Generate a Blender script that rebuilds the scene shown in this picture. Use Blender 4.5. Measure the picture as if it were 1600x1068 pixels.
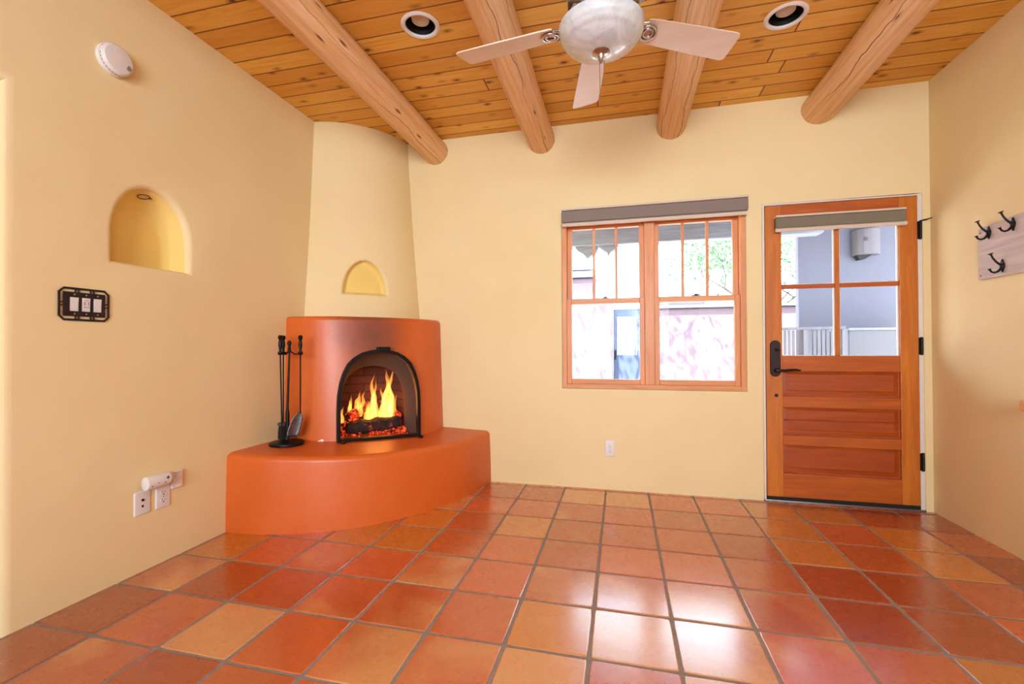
import bpy, bmesh, math, random
from mathutils import Vector, Matrix, noise as mnoise
random.seed(7)
SC = bpy.context.scene
for o in list(bpy.data.objects): bpy.data.objects.remove(o)

def srgb(r, g, b):
    f = lambda c: (c/255/12.92) if c/255 <= .04045 else ((c/255+.055)/1.055)**2.4
    return (f(r), f(g), f(b), 1)

# ------------------------------------------------------------------ room measures (metres)
XL, XR, YB, YR, ZC = -2.268, 1.964, 3.469, -3.2, 2.808
# ------------------------------------------------------------------ camera
cam = bpy.data.cameras.new('camera'); co = bpy.data.objects.new('camera', cam)
bpy.context.collection.objects.link(co); SC.camera = co
cam.sensor_width = 36; cam.lens = 698.68/1600*36; cam.clip_start = .05; cam.clip_end = 200
yaw, pitch, roll = .23868, .00942, -.0041
fw = Vector((-math.sin(yaw)*math.cos(pitch), math.cos(yaw)*math.cos(pitch), math.sin(pitch)))
rt = Vector((math.cos(yaw), math.sin(yaw), 0)); up = rt.cross(fw)
r2_ = math.cos(roll)*rt + math.sin(roll)*up; u2_ = -math.sin(roll)*rt + math.cos(roll)*up
co.matrix_world = Matrix(((r2_.x, u2_.x, -fw.x, 0), (r2_.y, u2_.y, -fw.y, 0), (r2_.z, u2_.z, -fw.z, 1.08689), (0, 0, 0, 1)))
# ------------------------------------------------------------------ colour management, world, sun, big lights
SC.view_settings.view_transform = 'Standard'; SC.view_settings.look = 'None'
SC.view_settings.exposure = 0.0; SC.view_settings.gamma = 1; SC.view_settings.use_curve_mapping = False
SC.cycles.use_denoising = True
SC.cycles.max_bounces = 8; SC.cycles.diffuse_bounces = 5; SC.cycles.transparent_max_bounces = 24
SC.cycles.sample_clamp_indirect = 6; SC.cycles.caustics_reflective = False; SC.cycles.caustics_refractive = False
W = bpy.data.worlds.new('sky'); SC.world = W; W.use_nodes = True
bg = W.node_tree.nodes['Background']; bg.inputs[0].default_value = (.70, .83, 1.0, 1); bg.inputs[1].default_value = 10.5

def lamp(name, kind, loc, target, energy, color, **kw):
    l = bpy.data.lights.new(name, kind); l.energy = energy; l.color = color
    for k, v in kw.items(): setattr(l, k, v)
    o = bpy.data.objects.new(name, l); SC.collection.objects.link(o); o.location = loc
    d = Vector(target) - Vector(loc); o.rotation_euler = d.to_track_quat('-Z', 'Y').to_euler()
    return o
lamp('sun', 'SUN', (0, 0, 10), (1.1, 1.5, 10-2.6), 38.0, (.97, .97, 1.0), angle=.012)
# assumed daylight from behind the viewer: area lamp added, rear wall is solid
lamp('assumed_rear_light', 'AREA', (-.1, -3.05, 1.75), (-.1, 3, 1.65), 150, (.72, .86, .96), shape='RECTANGLE', size=2.2, size_y=1.5, spread=math.radians(122))
lamp('added_side_light', 'AREA', (1.9, -1.7, 1.7), (-2.2, 1.9, 1.2), 24, (.74, .87, 1.0), shape='RECTANGLE', size=1.3, size_y=1.2, spread=math.radians(120))  # area lamp added to brighten the fireplace side; this wall has no window
# assumed overhead light: unseen area lamp added in the rear of the room
lamp('assumed_overhead_light', 'AREA', (-.4, -1.0, 2.7), (-.4, -.6, 0), 7, (.8, .9, 1.0), shape='DISK', size=1.2)

# ------------------------------------------------------------------ mesh helpers
WLOC = {}
def wl(o): return WLOC.get(o.name, Vector((0, 0, 0)))
def prop(o, label=None, cat=None, group=None, kind=None):
    for k, v in (('label', label), ('category', cat), ('group', group), ('kind', kind)):
        if v: o[k] = v
    return o
def empty(name, loc, **kw):
    o = bpy.data.objects.new(name, None); SC.collection.objects.link(o); o.location = loc
    o.empty_display_size = .05; WLOC[o.name] = Vector(loc); return prop(o, **kw)

class MB:
    """collects shapes (world coordinates, or wall coordinates through a map) into one mesh"""
    def __init__(s, m=None): s.v = []; s.f = []; s.m = m; s.attr = {}
    def add(s, vs, fs):
        b = len(s.v)
        s.v += [Vector(s.m(*p)) if s.m else Vector(p) for p in vs]
        s.f += [tuple(b+i for i in f) for f in fs]; return s
    def box(s, x0, x1, y0, y1, z0, z1):
        return s.add([(x, y, z) for z in (z0, z1) for y in (y0, y1) for x in (x0, x1)],
                     [(0, 2, 3, 1), (4, 5, 7, 6), (0, 1, 5, 4), (2, 6, 7, 3), (0, 4, 6, 2), (1, 3, 7, 5)])
    def quad(s, *p): return s.add(p, [tuple(range(len(p)))])
    def loft(s, rings, closed=True, cap0=False, cap1=False):
        n = len(rings[0]); vs = [p for r in rings for p in r]; fs = []
        for k in range(len(rings)-1):
            for i in range(n if closed else n-1):
                j = (i+1) % n; fs.append((k*n+i, k*n+j, (k+1)*n+j, (k+1)*n+i))
        if cap0: fs.append(tuple(range(n-1, -1, -1)))
        if cap1: fs.append(tuple((len(rings)-1)*n+i for i in range(n)))
        return s.add(vs, fs)
    def tube(s, pts, r, n=12, cap=True, flat=1.0):
        pts = [Vector(p) for p in pts]; rs = r if isinstance(r, (list, tuple)) else [r]*len(pts)
        rings = []; prev = None
        for i, p in enumerate(pts):
            t = (pts[min(i+1, len(pts)-1)]-pts[max(i-1, 0)]).normalized()
            if prev is None:
                a = t.cross(Vector((0, 0, 1)))
                if a.length < .1: a = t.cross(Vector((1, 0, 0)))
            else: a = prev - t*prev.dot(t)
            a.normalize(); b = t.cross(a); prev = a
            rings.append([tuple(p + rs[i]*(math.cos(q)*a + flat*math.sin(q)*b)) for q in [2*math.pi*k/n for k in range(n)]])
        return s.loft(rings, True, cap, cap)
    def lathe(s, prof, c, n=32, axis=2, cap=True):
        rings = []
        for r, h in prof:
            ring = []
            for k in range(n):
                a = 2*math.pi*k/n; p = [0, 0, 0]
                p[axis] = h; p[(axis+1) % 3] = r*math.cos(a); p[(axis+2) % 3] = r*math.sin(a)
                ring.append((c[0]+p[0], c[1]+p[1], c[2]+p[2]))
            rings.append(ring)
        return s.loft(rings, True, cap, cap)
    def prism(s, poly, w0, w1, f=lambda u, v, w: (u, v, w)):
        n = len(poly)
        return s.add([f(u, v, w0) for u, v in poly]+[f(u, v, w1) for u, v in poly],
                     [tuple(range(n-1, -1, -1)), tuple(range(n, 2*n))]+[(i, (i+1) % n, (i+1) % n+n, i+n) for i in range(n)])
    def build(s, name, mat, parent=None, bevel=0, seg=2, angle=35, smooth=True, sub=0, origin=None, **kw):
        xs = [v.x for v in s.v]; ys = [v.y for v in s.v]; zs = [v.z for v in s.v]
        if origin is None:
            origin = Vector(((min(xs)+max(xs))/2, (min(ys)+max(ys))/2, min(zs))) if not parent else wl(parent)
        origin = Vector(origin)
        me = bpy.data.meshes.new(name); me.from_pydata([tuple(v-origin) for v in s.v], [], s.f)
        bm = bmesh.new(); bm.from_mesh(me); bmesh.ops.remove_doubles(bm, verts=bm.verts, dist=1e-6)
        bmesh.ops.recalc_face_normals(bm, faces=bm.faces); bm.to_mesh(me); bm.free()
        o = bpy.data.objects.new(name, me); SC.collection.objects.link(o)
        o.location = origin - (wl(parent) if parent else Vector((0, 0, 0)))
        if parent: o.parent = parent
        WLOC[o.name] = origin
        for m in (mat if isinstance(mat, (list, tuple)) else [mat]): me.materials.append(m)
        if smooth:
            me.shade_smooth() if hasattr(me, 'shade_smooth') else None
            me.set_sharp_from_angle(angle=math.radians(angle))
            for p in me.polygons:
                if p.area > .05: p.use_smooth = False
        if bevel:
            b = o.modifiers.new('b', 'BEVEL'); b.width = bevel; b.segments = seg; b.limit_method = 'ANGLE'; b.angle_limit = math.radians(30); b.harden_normals = False
        if sub:
            b = o.modifiers.new('s', 'SUBSURF'); b.levels = sub; b.render_levels = sub
        return prop(o, **kw)
# wall maps: (u along wall, v up, w out of the wall into the room)
LW = lambda u, v, w: (XL+w, u, v)
BW = lambda u, v, w: (u, YB-w, v)
RW = lambda u, v, w: (XR-w, u, v)

# ------------------------------------------------------------------ materials
class NT:
    def __init__(s, name):
        s.mat = bpy.data.materials.new(name); s.mat.use_nodes = True; s.t = s.mat.node_tree; s.t.nodes.clear()
        s.out = s.n('OutputMaterial'); s.b = s.n('BsdfPrincipled'); s.l(s.b.outputs[0], s.out.inputs[0])
    def n(s, t, **kw):
        x = s.t.nodes.new('ShaderNode'+t)
        for k, v in kw.items(): setattr(x, k, v)
        return x
    def l(s, a, b): s.t.links.new(a, b)
    def val(s, sock, v):
        if isinstance(v, bpy.types.NodeSocket): s.l(v, sock)
        else: sock.default_value = v
    def math(s, op, a, b=None, c=None, clamp=False):
        x = s.n('Math', operation=op); x.use_clamp = clamp
        s.val(x.inputs[0], a)
        if b is not None: s.val(x.inputs[1], b)
        if c is not None: s.val(x.inputs[2], c)
        return x.outputs[0]
    def noise(s, vec, scale, detail=3, rough=.5, dist=0, dim='3D'):
        x = s.n('TexNoise', noise_dimensions=dim); s.l(vec, x.inputs['Vector']); x.inputs['Scale'].default_value = scale
        x.inputs['Detail'].default_value = detail; x.inputs['Roughness'].default_value = rough; x.inputs['Distortion'].default_value = dist
        return x.outputs['Fac']
    def ramp(s, fac, stops, interp='LINEAR'):
        x = s.n('ValToRGB'); s.l(fac, x.inputs[0]); cr = x.color_ramp; cr.interpolation = interp
        while len(cr.elements) < len(stops): cr.elements.new(.5)
        for e, (p, c) in zip(cr.elements, stops): e.position = p; e.color = c if len(c) == 4 else (*c, 1)
        return x.outputs[0]
    def mix(s, fac, a, b, blend='MIX'):
        x = s.n('Mix', data_type='RGBA', blend_type=blend); s.val(x.inputs[0], fac)
        for sock, v in ((x.inputs[6], a), (x.inputs[7], b)): s.val(sock, v)
        return x.outputs[2]
    def map(s, vec, loc=(0, 0, 0), scale=(1, 1, 1), rot=(0, 0, 0)):
        x = s.n('Mapping'); s.l(vec, x.inputs[0]); x.inputs[1].default_value = loc; x.inputs[2].default_value = rot; x.inputs[3].default_value = scale
        return x.outputs[0]
    def obj(s): return s.n('TexCoord').outputs['Object']
    def pos(s): return s.n('NewGeometry').outputs['Position']
    def sep(s, v): x = s.n('SeparateXYZ'); s.l(v, x.inputs[0]); return x.outputs
    def comb(s, a, b, c):
        x = s.n('CombineXYZ')
        for i, v in enumerate((a, b, c)): s.val(x.inputs[i], v)
        return x.outputs[0]
    def bump(s, h, strength=.2, dist=.01):
        x = s.n('Bump'); x.inputs['Strength'].default_value = strength; x.inputs['Distance'].default_value = dist
        s.l(h, x.inputs['Height']); s.l(x.outputs[0], s.b.inputs['Normal'])
    def set(s, **kw):
        names = dict(color='Base Color', rough='Roughness', metal='Metallic', spec='Specular IOR Level', coat='Coat Weight', coatr='Coat Roughness', emit='Emission Color', emits='Emission Strength', trans='Transmission Weight', sss='Subsurface Weight')
        for k, v in kw.items(): s.val(s.b.inputs[names[k]], v)
        return s

def plain(name, c, rough=.5, metal=0, var=.06, scale=30, bump=0, coat=0, spec=.5):
    m = NT(name); f = m.noise(m.obj(), scale, 4)
    c2 = tuple(max(0, x*(1-var*2)) for x in c[:3])+(1,)
    m.set(color=m.ramp(f, [(.3, c2), (.7, c)]), rough=rough, metal=metal, coat=coat, spec=spec)
    if bump: m.bump(f, bump, .005)
    return m.mat
def plaster(name, c, rough=.75, bump=.12, spec=.3, coat=0):
    m = NT(name); p = m.pos()
    big = m.noise(p, 1.3, 4, .55); fine = m.noise(p, 28, 5, .6)
    c2 = (c[0]*.95, c[1]*.93, c[2]*.88, 1)
    m.set(color=m.ramp(big, [(.3, c2), (.65, c)]), rough=rough, spec=spec, coat=coat, coatr=.35)
    h = m.math('ADD', m.math('MULTIPLY', m.noise(p, 4, 3), 1.2), m.math('MULTIPLY', fine, .12))
    m.bump(h, bump, .03); return m.mat
def wood(name, light, dark, axis='z', rough=.5, knots=0, coat=.08, scale=1.0, bump=.05):
    m = NT(name); o = m.obj(); sc = {'x': (1.2, 14, 14), 'y': (14, 1.2, 14), 'z': (14, 14, 1.2)}[axis]
    v = m.map(o, scale=tuple(a*scale for a in sc))
    g = m.noise(v, 1.6, 6, .6, .8); fine = m.noise(v, 9, 3, .6)
    f = m.math('ADD', m.math('MULTIPLY', g, .8), m.math('MULTIPLY', fine, .2))
    col = m.ramp(f, [(.30, dark), (.5, tuple((a+b)/2 for a, b in zip(light, dark))), (.66, light)])
    m.set(color=col, rough=rough, coat=coat, coatr=.25); m.bump(f, bump, .004); return m.mat

M = {}
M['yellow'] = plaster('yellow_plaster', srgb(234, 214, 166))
M['niche'] = plaster('bounce_tinted_plaster', srgb(236, 206, 122))  # wall plaster with the niches' warm bounced light put into its colour
M['white'] = plain('white_plastic', srgb(226, 220, 218), .4, var=.02)
M['white_trim'] = plain('white_trim', srgb(225, 215, 205), .5, var=.03)
M['black'] = plain('black_iron', srgb(26, 23, 24), .42, .6, bump=.05)
M['bronze'] = plain('dark_bronze', srgb(52, 38, 38), .38, .7)
M['dark_slot'] = plain('dark_slot', srgb(30, 26, 24), .7)
M['nickel'] = plain('brushed_nickel', srgb(190, 180, 172), .28, 1)
M['winwood'] = wood('window_fir', srgb(228, 158, 104), srgb(200, 124, 72), 'z')
M['winwood_x'] = wood('window_fir_rail', srgb(226, 158, 100), srgb(196, 122, 68), 'x')
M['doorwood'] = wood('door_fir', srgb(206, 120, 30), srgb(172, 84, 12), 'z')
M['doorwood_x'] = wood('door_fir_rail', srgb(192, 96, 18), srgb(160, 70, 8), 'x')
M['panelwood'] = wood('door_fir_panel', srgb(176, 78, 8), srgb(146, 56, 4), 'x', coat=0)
M['shade_cloth'] = plain('grey_shade_cloth', srgb(136, 122, 116), .85, var=.05, scale=120)
M['shade_edge'] = plain('beige_shade_rail', srgb(216, 198, 180), .6, var=.03)
M['dshade_cloth'] = plain('olive_shade_cloth', srgb(126, 116, 98), .85, var=.05, scale=120)
M['blade'] = wood('pale_fan_blade', srgb(226, 204, 186), srgb(216, 192, 174), 'x', rough=.45, bump=.01)
M['board'] = wood('weathered_board', srgb(214, 198, 190), srgb(176, 158, 152), 'y', rough=.7, coat=0, bump=.15)
M['shelfwood'] = wood('shelf_wood', srgb(224, 160, 90), srgb(190, 120, 60), 'y')
M['sweep'] = plain('black_rubber', srgb(18, 16, 16), .8)
M['steel'] = plain('worn_steel', srgb(120, 118, 122), .4, .8, var=.2, scale=40)
M['bristle'] = plain('black_bristle', srgb(22, 20, 20), .9, bump=.6, scale=200)

def glassmat():
    m = NT('window_glass'); t = m.n('BsdfTransparent'); t.inputs[0].default_value = (.97, .99, .98, 1)
    g = m.n('BsdfGlossy'); g.inputs['Roughness'].default_value = .02
    x = m.n('MixShader'); x.inputs[0].default_value = .004
    m.l(t.outputs[0], x.inputs[1]); m.l(g.outputs[0], x.inputs[2]); m.l(x.outputs[0], m.out.inputs[0]); return m.mat
M['glass'] = glassmat()

def orange_mat():
    m = NT('orange_clay_plaster'); p = m.pos(); big = m.noise(p, 1.6, 4, .55)
    col = m.ramp(big, [(.3, srgb(202, 90, 22)), (.68, srgb(214, 104, 38))])
    # soot stain above the arch and a few chips
    d = m.n('VectorMath', operation='DISTANCE'); m.l(m.map(p, scale=(1, 1, .8)), d.inputs[0]); d.inputs[1].default_value = (-1.715, 2.86, 1.20*.8)
    st = m.math('ADD', d.outputs['Value'], m.math('MULTIPLY', m.noise(p, 5, 3), .22))
    col = m.mix(m.ramp(st, [(.16, (.95, .95, .95, 1)), (.42, (0, 0, 0, 1))]), col, srgb(116, 60, 44))
    for c, r in (((-1.975, 2.652, .452), .013), ((-1.965, 2.668, .475), .010), ((-1.99, 2.64, .448), .010), ((-1.955, 2.68, .50), .006)):
        d = m.n('VectorMath', operation='DISTANCE'); m.l(p, d.inputs[0]); d.inputs[1].default_value = c
        f = m.math('LESS_THAN', m.math('ADD', d.outputs['Value'], m.math('MULTIPLY', m.noise(p, 90, 3), .012)), r+.004)
        col = m.mix(f, col, srgb(236, 225, 215))
    m.set(color=col, rough=.46, spec=.5, coat=.25, coatr=.3)
    h = m.math('ADD', m.math('MULTIPLY', m.noise(p, 3.5, 3), 1.4), m.math('MULTIPLY', m.noise(p, 26, 4), .08))
    m.bump(h, .14, .03); return m.mat
M['orange'] = orange_mat()

def tile_mat():
    m = NT('saltillo_tile'); p = m.pos(); a = m.n('Attribute'); a.attribute_name = 'tile_col'; b = m.n('Attribute'); b.attribute_name = 'tile_mix'
    s = m.sep(b.outputs['Color'])
    off = m.comb(m.math('MULTIPLY', s[1], 37), m.math('MULTIPLY', s[2], 53), 0)
    v = m.n('VectorMath', operation='ADD'); m.l(p, v.inputs[0]); m.l(off, v.inputs[1])
    n1 = m.noise(v.outputs[0], 2.6, 3, .5, .6); n2 = m.noise(v.outputs[0], 14, 4, .6)
    edge = m.math('ADD', n1, m.math('MULTIPLY', m.math('SUBTRACT', s[0], .5), .9))
    f = m.ramp(edge, [(.42, (0, 0, 0, 1)), (.66, (1, 1, 1, 1))])
    col = m.mix(f, a.outputs['Color'], srgb(214, 146, 90))
    col = m.mix(m.math('MULTIPLY', m.math('SUBTRACT', n2, .35), .3, clamp=True), col, srgb(150, 62, 26))
    m.set(color=col, rough=m.math('ADD', .20, m.math('MULTIPLY', n2, .16)), spec=.55, coat=1.0, coatr=.19); m.b.inputs['Coat IOR'].default_value = 1.7
    h = m.math('ADD', m.math('MULTIPLY', m.noise(v.outputs[0], 7, 3), 1), m.math('MULTIPLY', n2, .04)); m.bump(h, .14, .012)
    return m.mat
M['tile'] = tile_mat()
M['grout'] = plain('grey_grout', srgb(150, 136, 130), .9, var=.12, scale=60, bump=.3)

def ceiling_mat():
    m = NT('knotty_pine_planks'); p = m.pos(); s = m.sep(p)
    PW = .1305; r = m.math('DIVIDE', m.math('SUBTRACT', s[1], 1.829), PW); row = m.math('FLOOR', r); fr = m.math('SUBTRACT', r, row)
    wn = m.n('TexWhiteNoise', noise_dimensions='1D'); m.l(row, wn.inputs['W']); rnd = wn.outputs['Value']
    # butt joints
    LP = 3.7; q = m.math('ADD', m.math('DIVIDE', s[0], LP), m.math('MULTIPLY', rnd, 7.3)); qi = m.math('FLOOR', q); qf = m.math('SUBTRACT', q, qi)
    wn2 = m.n('TexWhiteNoise', noise_dimensions='2D'); m.l(m.comb(row, qi, 0), wn2.inputs['Vector']); r2 = wn2.outputs['Value']
    vec = m.comb(m.math('ADD', s[0], m.math('MULTIPLY', r2, 40)), m.math('ADD', s[1], m.math('MULTIPLY', row, 3.1)), 0)
    g = m.noise(m.map(vec, scale=(1.3, 16, 1)), 1.8, 6, .6, 1.2)
    fine = m.noise(m.map(vec, scale=(3, 60, 1)), 2.5, 3, .6)
    f = m.math('ADD', m.math('MULTIPLY', g, .75), m.math('MULTIPLY', fine, .25))
    col = m.ramp(f, [(.3, srgb(218, 156, 56)), (.5, srgb(236, 184, 84)), (.7, srgb(246, 200, 112))])
    col = m.mix(m.math('MULTIPLY', r2, .6), col, srgb(198, 124, 34))
    # knots
    vo = m.n('TexVoronoi', feature='F1'); m.l(m.map(vec, scale=(6.2, 12, 1)), vo.inputs['Vector']); vo.inputs['Scale'].default_value = 1.0; vo.inputs['Randomness'].default_value = 1
    kd = m.math('ADD', vo.outputs['Distance'], m.math('MULTIPLY', m.noise(vec, 30, 3), .08))
    wv = m.sep(vo.outputs['Color'])
    gate = m.math('LESS_THAN', wv[0], .62)
    k = m.math('MULTIPLY', m.ramp(kd, [(.11, (1, 1, 1, 1)), (.19, (.4, .4, .4, 1)), (.34, (0, 0, 0, 1))]), gate)
    col = m.mix(k, col, srgb(108, 48, 16))
    # grooves
    e = m.math('MINIMUM', fr, m.math('SUBTRACT', 1, fr)); eq = m.math('MULTIPLY', m.math('MINIMUM', qf, m.math('SUBTRACT', 1, qf)), LP/PW)
    e2 = m.math('MINIMUM', e, eq)
    gr = m.ramp(e2, [(.012, (1, 1, 1, 1)), (.045, (0, 0, 0, 1))])
    col = m.mix(gr, col, srgb(118, 58, 20))
    m.set(color=col, rough=.55, coat=.05, coatr=.3, spec=.3)
    m.bump(m.math('SUBTRACT', m.math('MULTIPLY', f, .12), gr), .5, .006); return m.mat
M['pine'] = ceiling_mat()

def log_mat():
    m = NT('peeled_pine_log'); o = m.obj(); s = m.sep(o); oi = m.n('ObjectInfo'); rnd = oi.outputs['Random']
    ang = m.math('ARCTAN2', s[0], m.math('SUBTRACT', s[2], .105)); y = s[1]
    seed = m.math('MULTIPLY', rnd, 31)
    vec = m.comb(m.math('MULTIPLY', m.math('SINE', ang), 1), m.math('MULTIPLY', m.math('COSINE', ang), 1), m.math('ADD', y, seed))
    g = m.noise(m.map(vec, scale=(4, 4, 1.1)), 1.6, 5, .6, .6); fine = m.noise(m.map(vec, scale=(9, 9, 4)), 3, 4, .65)
    col = m.ramp(m.math('ADD', m.math('MULTIPLY', g, .78), m.math('MULTIPLY', fine, .22)), [(.3, srgb(208, 156, 102)), (.5, srgb(230, 184, 134)), (.7, srgb(242, 206, 166))])
    vo = m.n('TexVoronoi', feature='F1'); m.l(m.map(vec, scale=(2.3, 2.3, 3.8)), vo.inputs['Vector']); vo.inputs['Scale'].default_value = 1
    gate = m.math('LESS_THAN', m.sep(vo.outputs['Color'])[1], .5)
    k = m.math('MULTIPLY', m.ramp(m.math('ADD', vo.outputs['Distance'], m.math('MULTIPLY', fine, .05)), [(.11, (1, 1, 1, 1)), (.15, (.4, .4, .4, 1)), (.24, (0, 0, 0, 1))]), gate)
    col = m.mix(k, col, srgb(112, 62, 28))
    # drying cracks that wander along the log
    cr = None
    for base, amp, w, ph in ((2.75, .45, .05, 0), (-2.5, .42, .04, 9), (2.1, .35, .022, 17)):
        wob = m.math('MULTIPLY', m.math('SUBTRACT', m.noise(m.comb(m.math('ADD', y, ph), m.math('ADD', seed, ph), 0), 1.4, 4, .6), .5), amp*3)
        d = m.math('ABSOLUTE', m.math('SUBTRACT', ang, m.math('ADD', base, wob)))
        wid = m.math('MULTIPLY', m.noise(m.comb(y, m.math('ADD', seed, ph*2), 0), 1.0, 1), w*2)
        wid = m.math('SUBTRACT', wid, w*.75)
        c = m.math('LESS_THAN', d, wid)
        cr = c if cr is None else m.math('MAXIMUM', cr, c)
    col = m.mix(cr, col, srgb(70, 40, 22))
    m.set(color=col, rough=.55, spec=.35)
    m.bump(m.math('SUBTRACT', m.math('MULTIPLY', fine, .25), cr), .4, .01); return m.mat
M['log'] = log_mat()

def alabaster():
    m = NT('frosted_alabaster_glass'); p = m.obj(); f = m.noise(p, 9, 5, .6, 2.5)
    m.set(color=m.ramp(f, [(.35, srgb(186, 188, 190)), (.6, srgb(208, 210, 212))]), rough=.3, spec=.5, coat=.5, coatr=.1, sss=.15); return m.mat
M['alabaster'] = alabaster()

# ------------------------------------------------------------------ patch fill between a star-shaped outline and a rectangle
def ray_poly(c, a, poly):
    best = None; dx, dy = math.cos(a), math.sin(a)
    for i in range(len(poly)):
        x1, y1 = poly[i]; x2, y2 = poly[(i+1) % len(poly)]
        ex, ey = x2-x1, y2-y1; den = dx*ey-dy*ex
        if abs(den) < 1e-12: continue
        t = ((x1-c[0])*ey-(y1-c[1])*ex)/den; u = ((x1-c[0])*dy-(y1-c[1])*dx)/den
        if t > 0 and -1e-9 <= u <= 1+1e-9 and (best is None or t < best): best = t
    return (c[0]+dx*best, c[1]+dy*best)
def star_angles(c, polys, n):
    A = [2*math.pi*k/n for k in range(n)]
    for poly, lim in polys:
        for (x, y) in poly: A.append(math.atan2(y-c[1], x-c[0]) % (2*math.pi))
    A.sort(); out = []
    for a in A:
        if not out or a-out[-1] > 1e-3: out.append(a)
    return out
def rect(u0, u1, v0, v1): return [(u0, v0), (u1, v0), (u1, v1), (u0, v1)]
def arch(c, hw, v0, v1, vt, n=24, p=2.0):
    """flat-bottomed arch: sides straight from v0 to v1, rounded to vt"""
    pts = [(c-hw, v0), (c+hw, v0)]
    for k in range(n+1):
        a = math.pi*k/n; cs, sn = math.cos(a), math.sin(a)
        pts.append((c+hw*math.copysign(abs(cs)**(2/p), cs), v1+(vt-v1)*abs(sn)**(2/p)))
    return pts

# ================================================================== THE SETTING
# ---- floor: individual hand-made tiles over a grout bed, one mesh
TS, TX, TY = .30605, -.11535, 2.19716
TABLE = {(-5,-3):'T',(-6,-4):'M',(-3,-3):'N',(-4,0):'Y',(-3,-1):'N',(-3,-2):'M',(-5,-2):'R',(-6,-2):'R',(-6,-3):'O',(-2,-1):'M',(-2,-2):'M',(0,-2):'T',(-1,-3):'T',(-1,-1):'N',(0,-1):'M',(1,-1):'N',(1,-2):'N',(-1,3):'T',(0,3):'T',(3,3):'Y',(4,3):'Y',(3,2):'Y',(4,2):'O',(3,1):'Y',(5,1):'Y',(5,0):'M',(3,0):'R',(4,0):'R',(3,-1):'R',(4,-1):'R',(2,-1):'M',(-4,-3):'O',(-8,-2):'O',(-2,1):'Y',(-3,0):'O',(-1,1):'O',(2,-2):'M',(-2,-3):'M',(-4,-2):'M',(-5,-4):'R',(4,1):'O',(-7,-3):'R',(-7,-4):'R',(0,-3):'M',(1,-3):'N',(2,-3):'M',(-2,0):'O',(-1,0):'O',(0,0):'O',(1,0):'O',(2,0):'O',(2,1):'R',(1,1):'O',(0,1):'O',(1,2):'O',(2,2):'O',(0,2):'O',(-1,2):'M',(1,3):'O',(2,3):'O',(-2,3):'O',(-2,2):'M'}
KINDS = dict(R=((168, 66, 18), .0), O=((196, 92, 40), .12), Y=((200, 122, 46), .25), T=((204, 140, 84), .9), M=((192, 88, 46), .42), N=((196, 100, 56), .6))
def build_floor():
    mb = MB(); cols = []; mixs = []; rnd = random.Random(3)
    gx0, gx1 = XL-1.3, XR+.02
    mb.box(gx0, gx1, YR-.02, YB+.26, -.09, -.0022); nf0 = len(mb.f)
    fa = [((1, 1, 1, 1), (0, 0, 0, 1))]*nf0
    for i in range(-12, 8):
        for j in range(-18, 5):
            x0, y0 = TX+i*TS, TY+j*TS; x1, y1 = x0+TS, y0+TS
            if x0 > XR-.004 or y0 > YB-.004: continue
            if y0 > 1.2 and x1 < XL+.004: continue
            lim = (XL if y0 > .95 else gx0, XR, YR, YB+(.0 if not 2 < i < 7 else 0))
            k = TABLE.get((i, j)) or (rnd.choice('RRORY') if i > 2 else rnd.choice('ROOOMMYN'))
            c, mx = KINDS[k]; jit = rnd.uniform(.93, 1.06)
            col = srgb(*[min(255, q*jit) for q in c]); mix = (min(1, max(0, mx+rnd.uniform(-.06, .06))), rnd.random(), rnd.random(), 1)
            g = .0065; n = 10; cx, cy = (x0+x1)/2+rnd.uniform(-.001, .001), (y0+y1)/2+rnd.uniform(-.001, .001); hw = TS/2-g; rot = rnd.uniform(-.006, .006)
            base = []
            sd = rnd.uniform(0, 50)
            for side in range(4):
                for q in range(n):
                    t = -1+2*q/n
                    px, py = [(t, -1), (1, t), (-t, 1), (-1, -t)][side]
                    rr = 1.0
                    L = max(abs(px), abs(py)); m_ = min(abs(px), abs(py))
                    if m_ > .9: rr = 1-.014*(m_-.9)/.1
                    w = 1+.009*mnoise.noise(Vector((px*1.6+sd, py*1.6, 0)))
                    X, Y = px*hw*rr*w, py*hw*rr*w
                    base.append((cx+X*math.cos(rot)-Y*math.sin(rot), cy+X*math.sin(rot)+Y*math.cos(rot)))
            def ring(inset, z):
                r = []
                for X, Y in base:
                    f = 1-inset/hw; X2, Y2 = cx+(X-cx)*f, cy+(Y-cy)*f
                    r.append((min(max(X2, lim[0]), lim[1]), min(max(Y2, lim[2]), lim[3]), z))
                return r
            zt = rnd.uniform(-.0006, .0006); a = len(mb.f)
            mb.loft([ring(0, -.006), ring(0, -.0022+zt), ring(.0012, -.0008+zt), ring(.004, zt)], True, False, True)
            fa += [(col, mix)]*(len(mb.f)-a)
    me = bpy.data.meshes.new('floor'); me.from_pydata([tuple(v) for v in mb.v], [], mb.f)
    a1 = me.attributes.new('tile_col', 'FLOAT_COLOR', 'CORNER'); a2 = me.attributes.new('tile_mix', 'FLOAT_COLOR', 'CORNER')
    me.materials.append(M['tile']); me.materials.append(M['grout'])
    for p, (c, mx) in zip(me.polygons, fa):
        for li in p.loop_indices: a1.data[li].color = c; a2.data[li].color = mx
        p.material_index = 1 if p.index < nf0 else 0
        p.use_smooth = False
    o = bpy.data.objects.new('floor', me); SC.collection.objects.link(o); prop(o, kind='structure')
build_floor()

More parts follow.
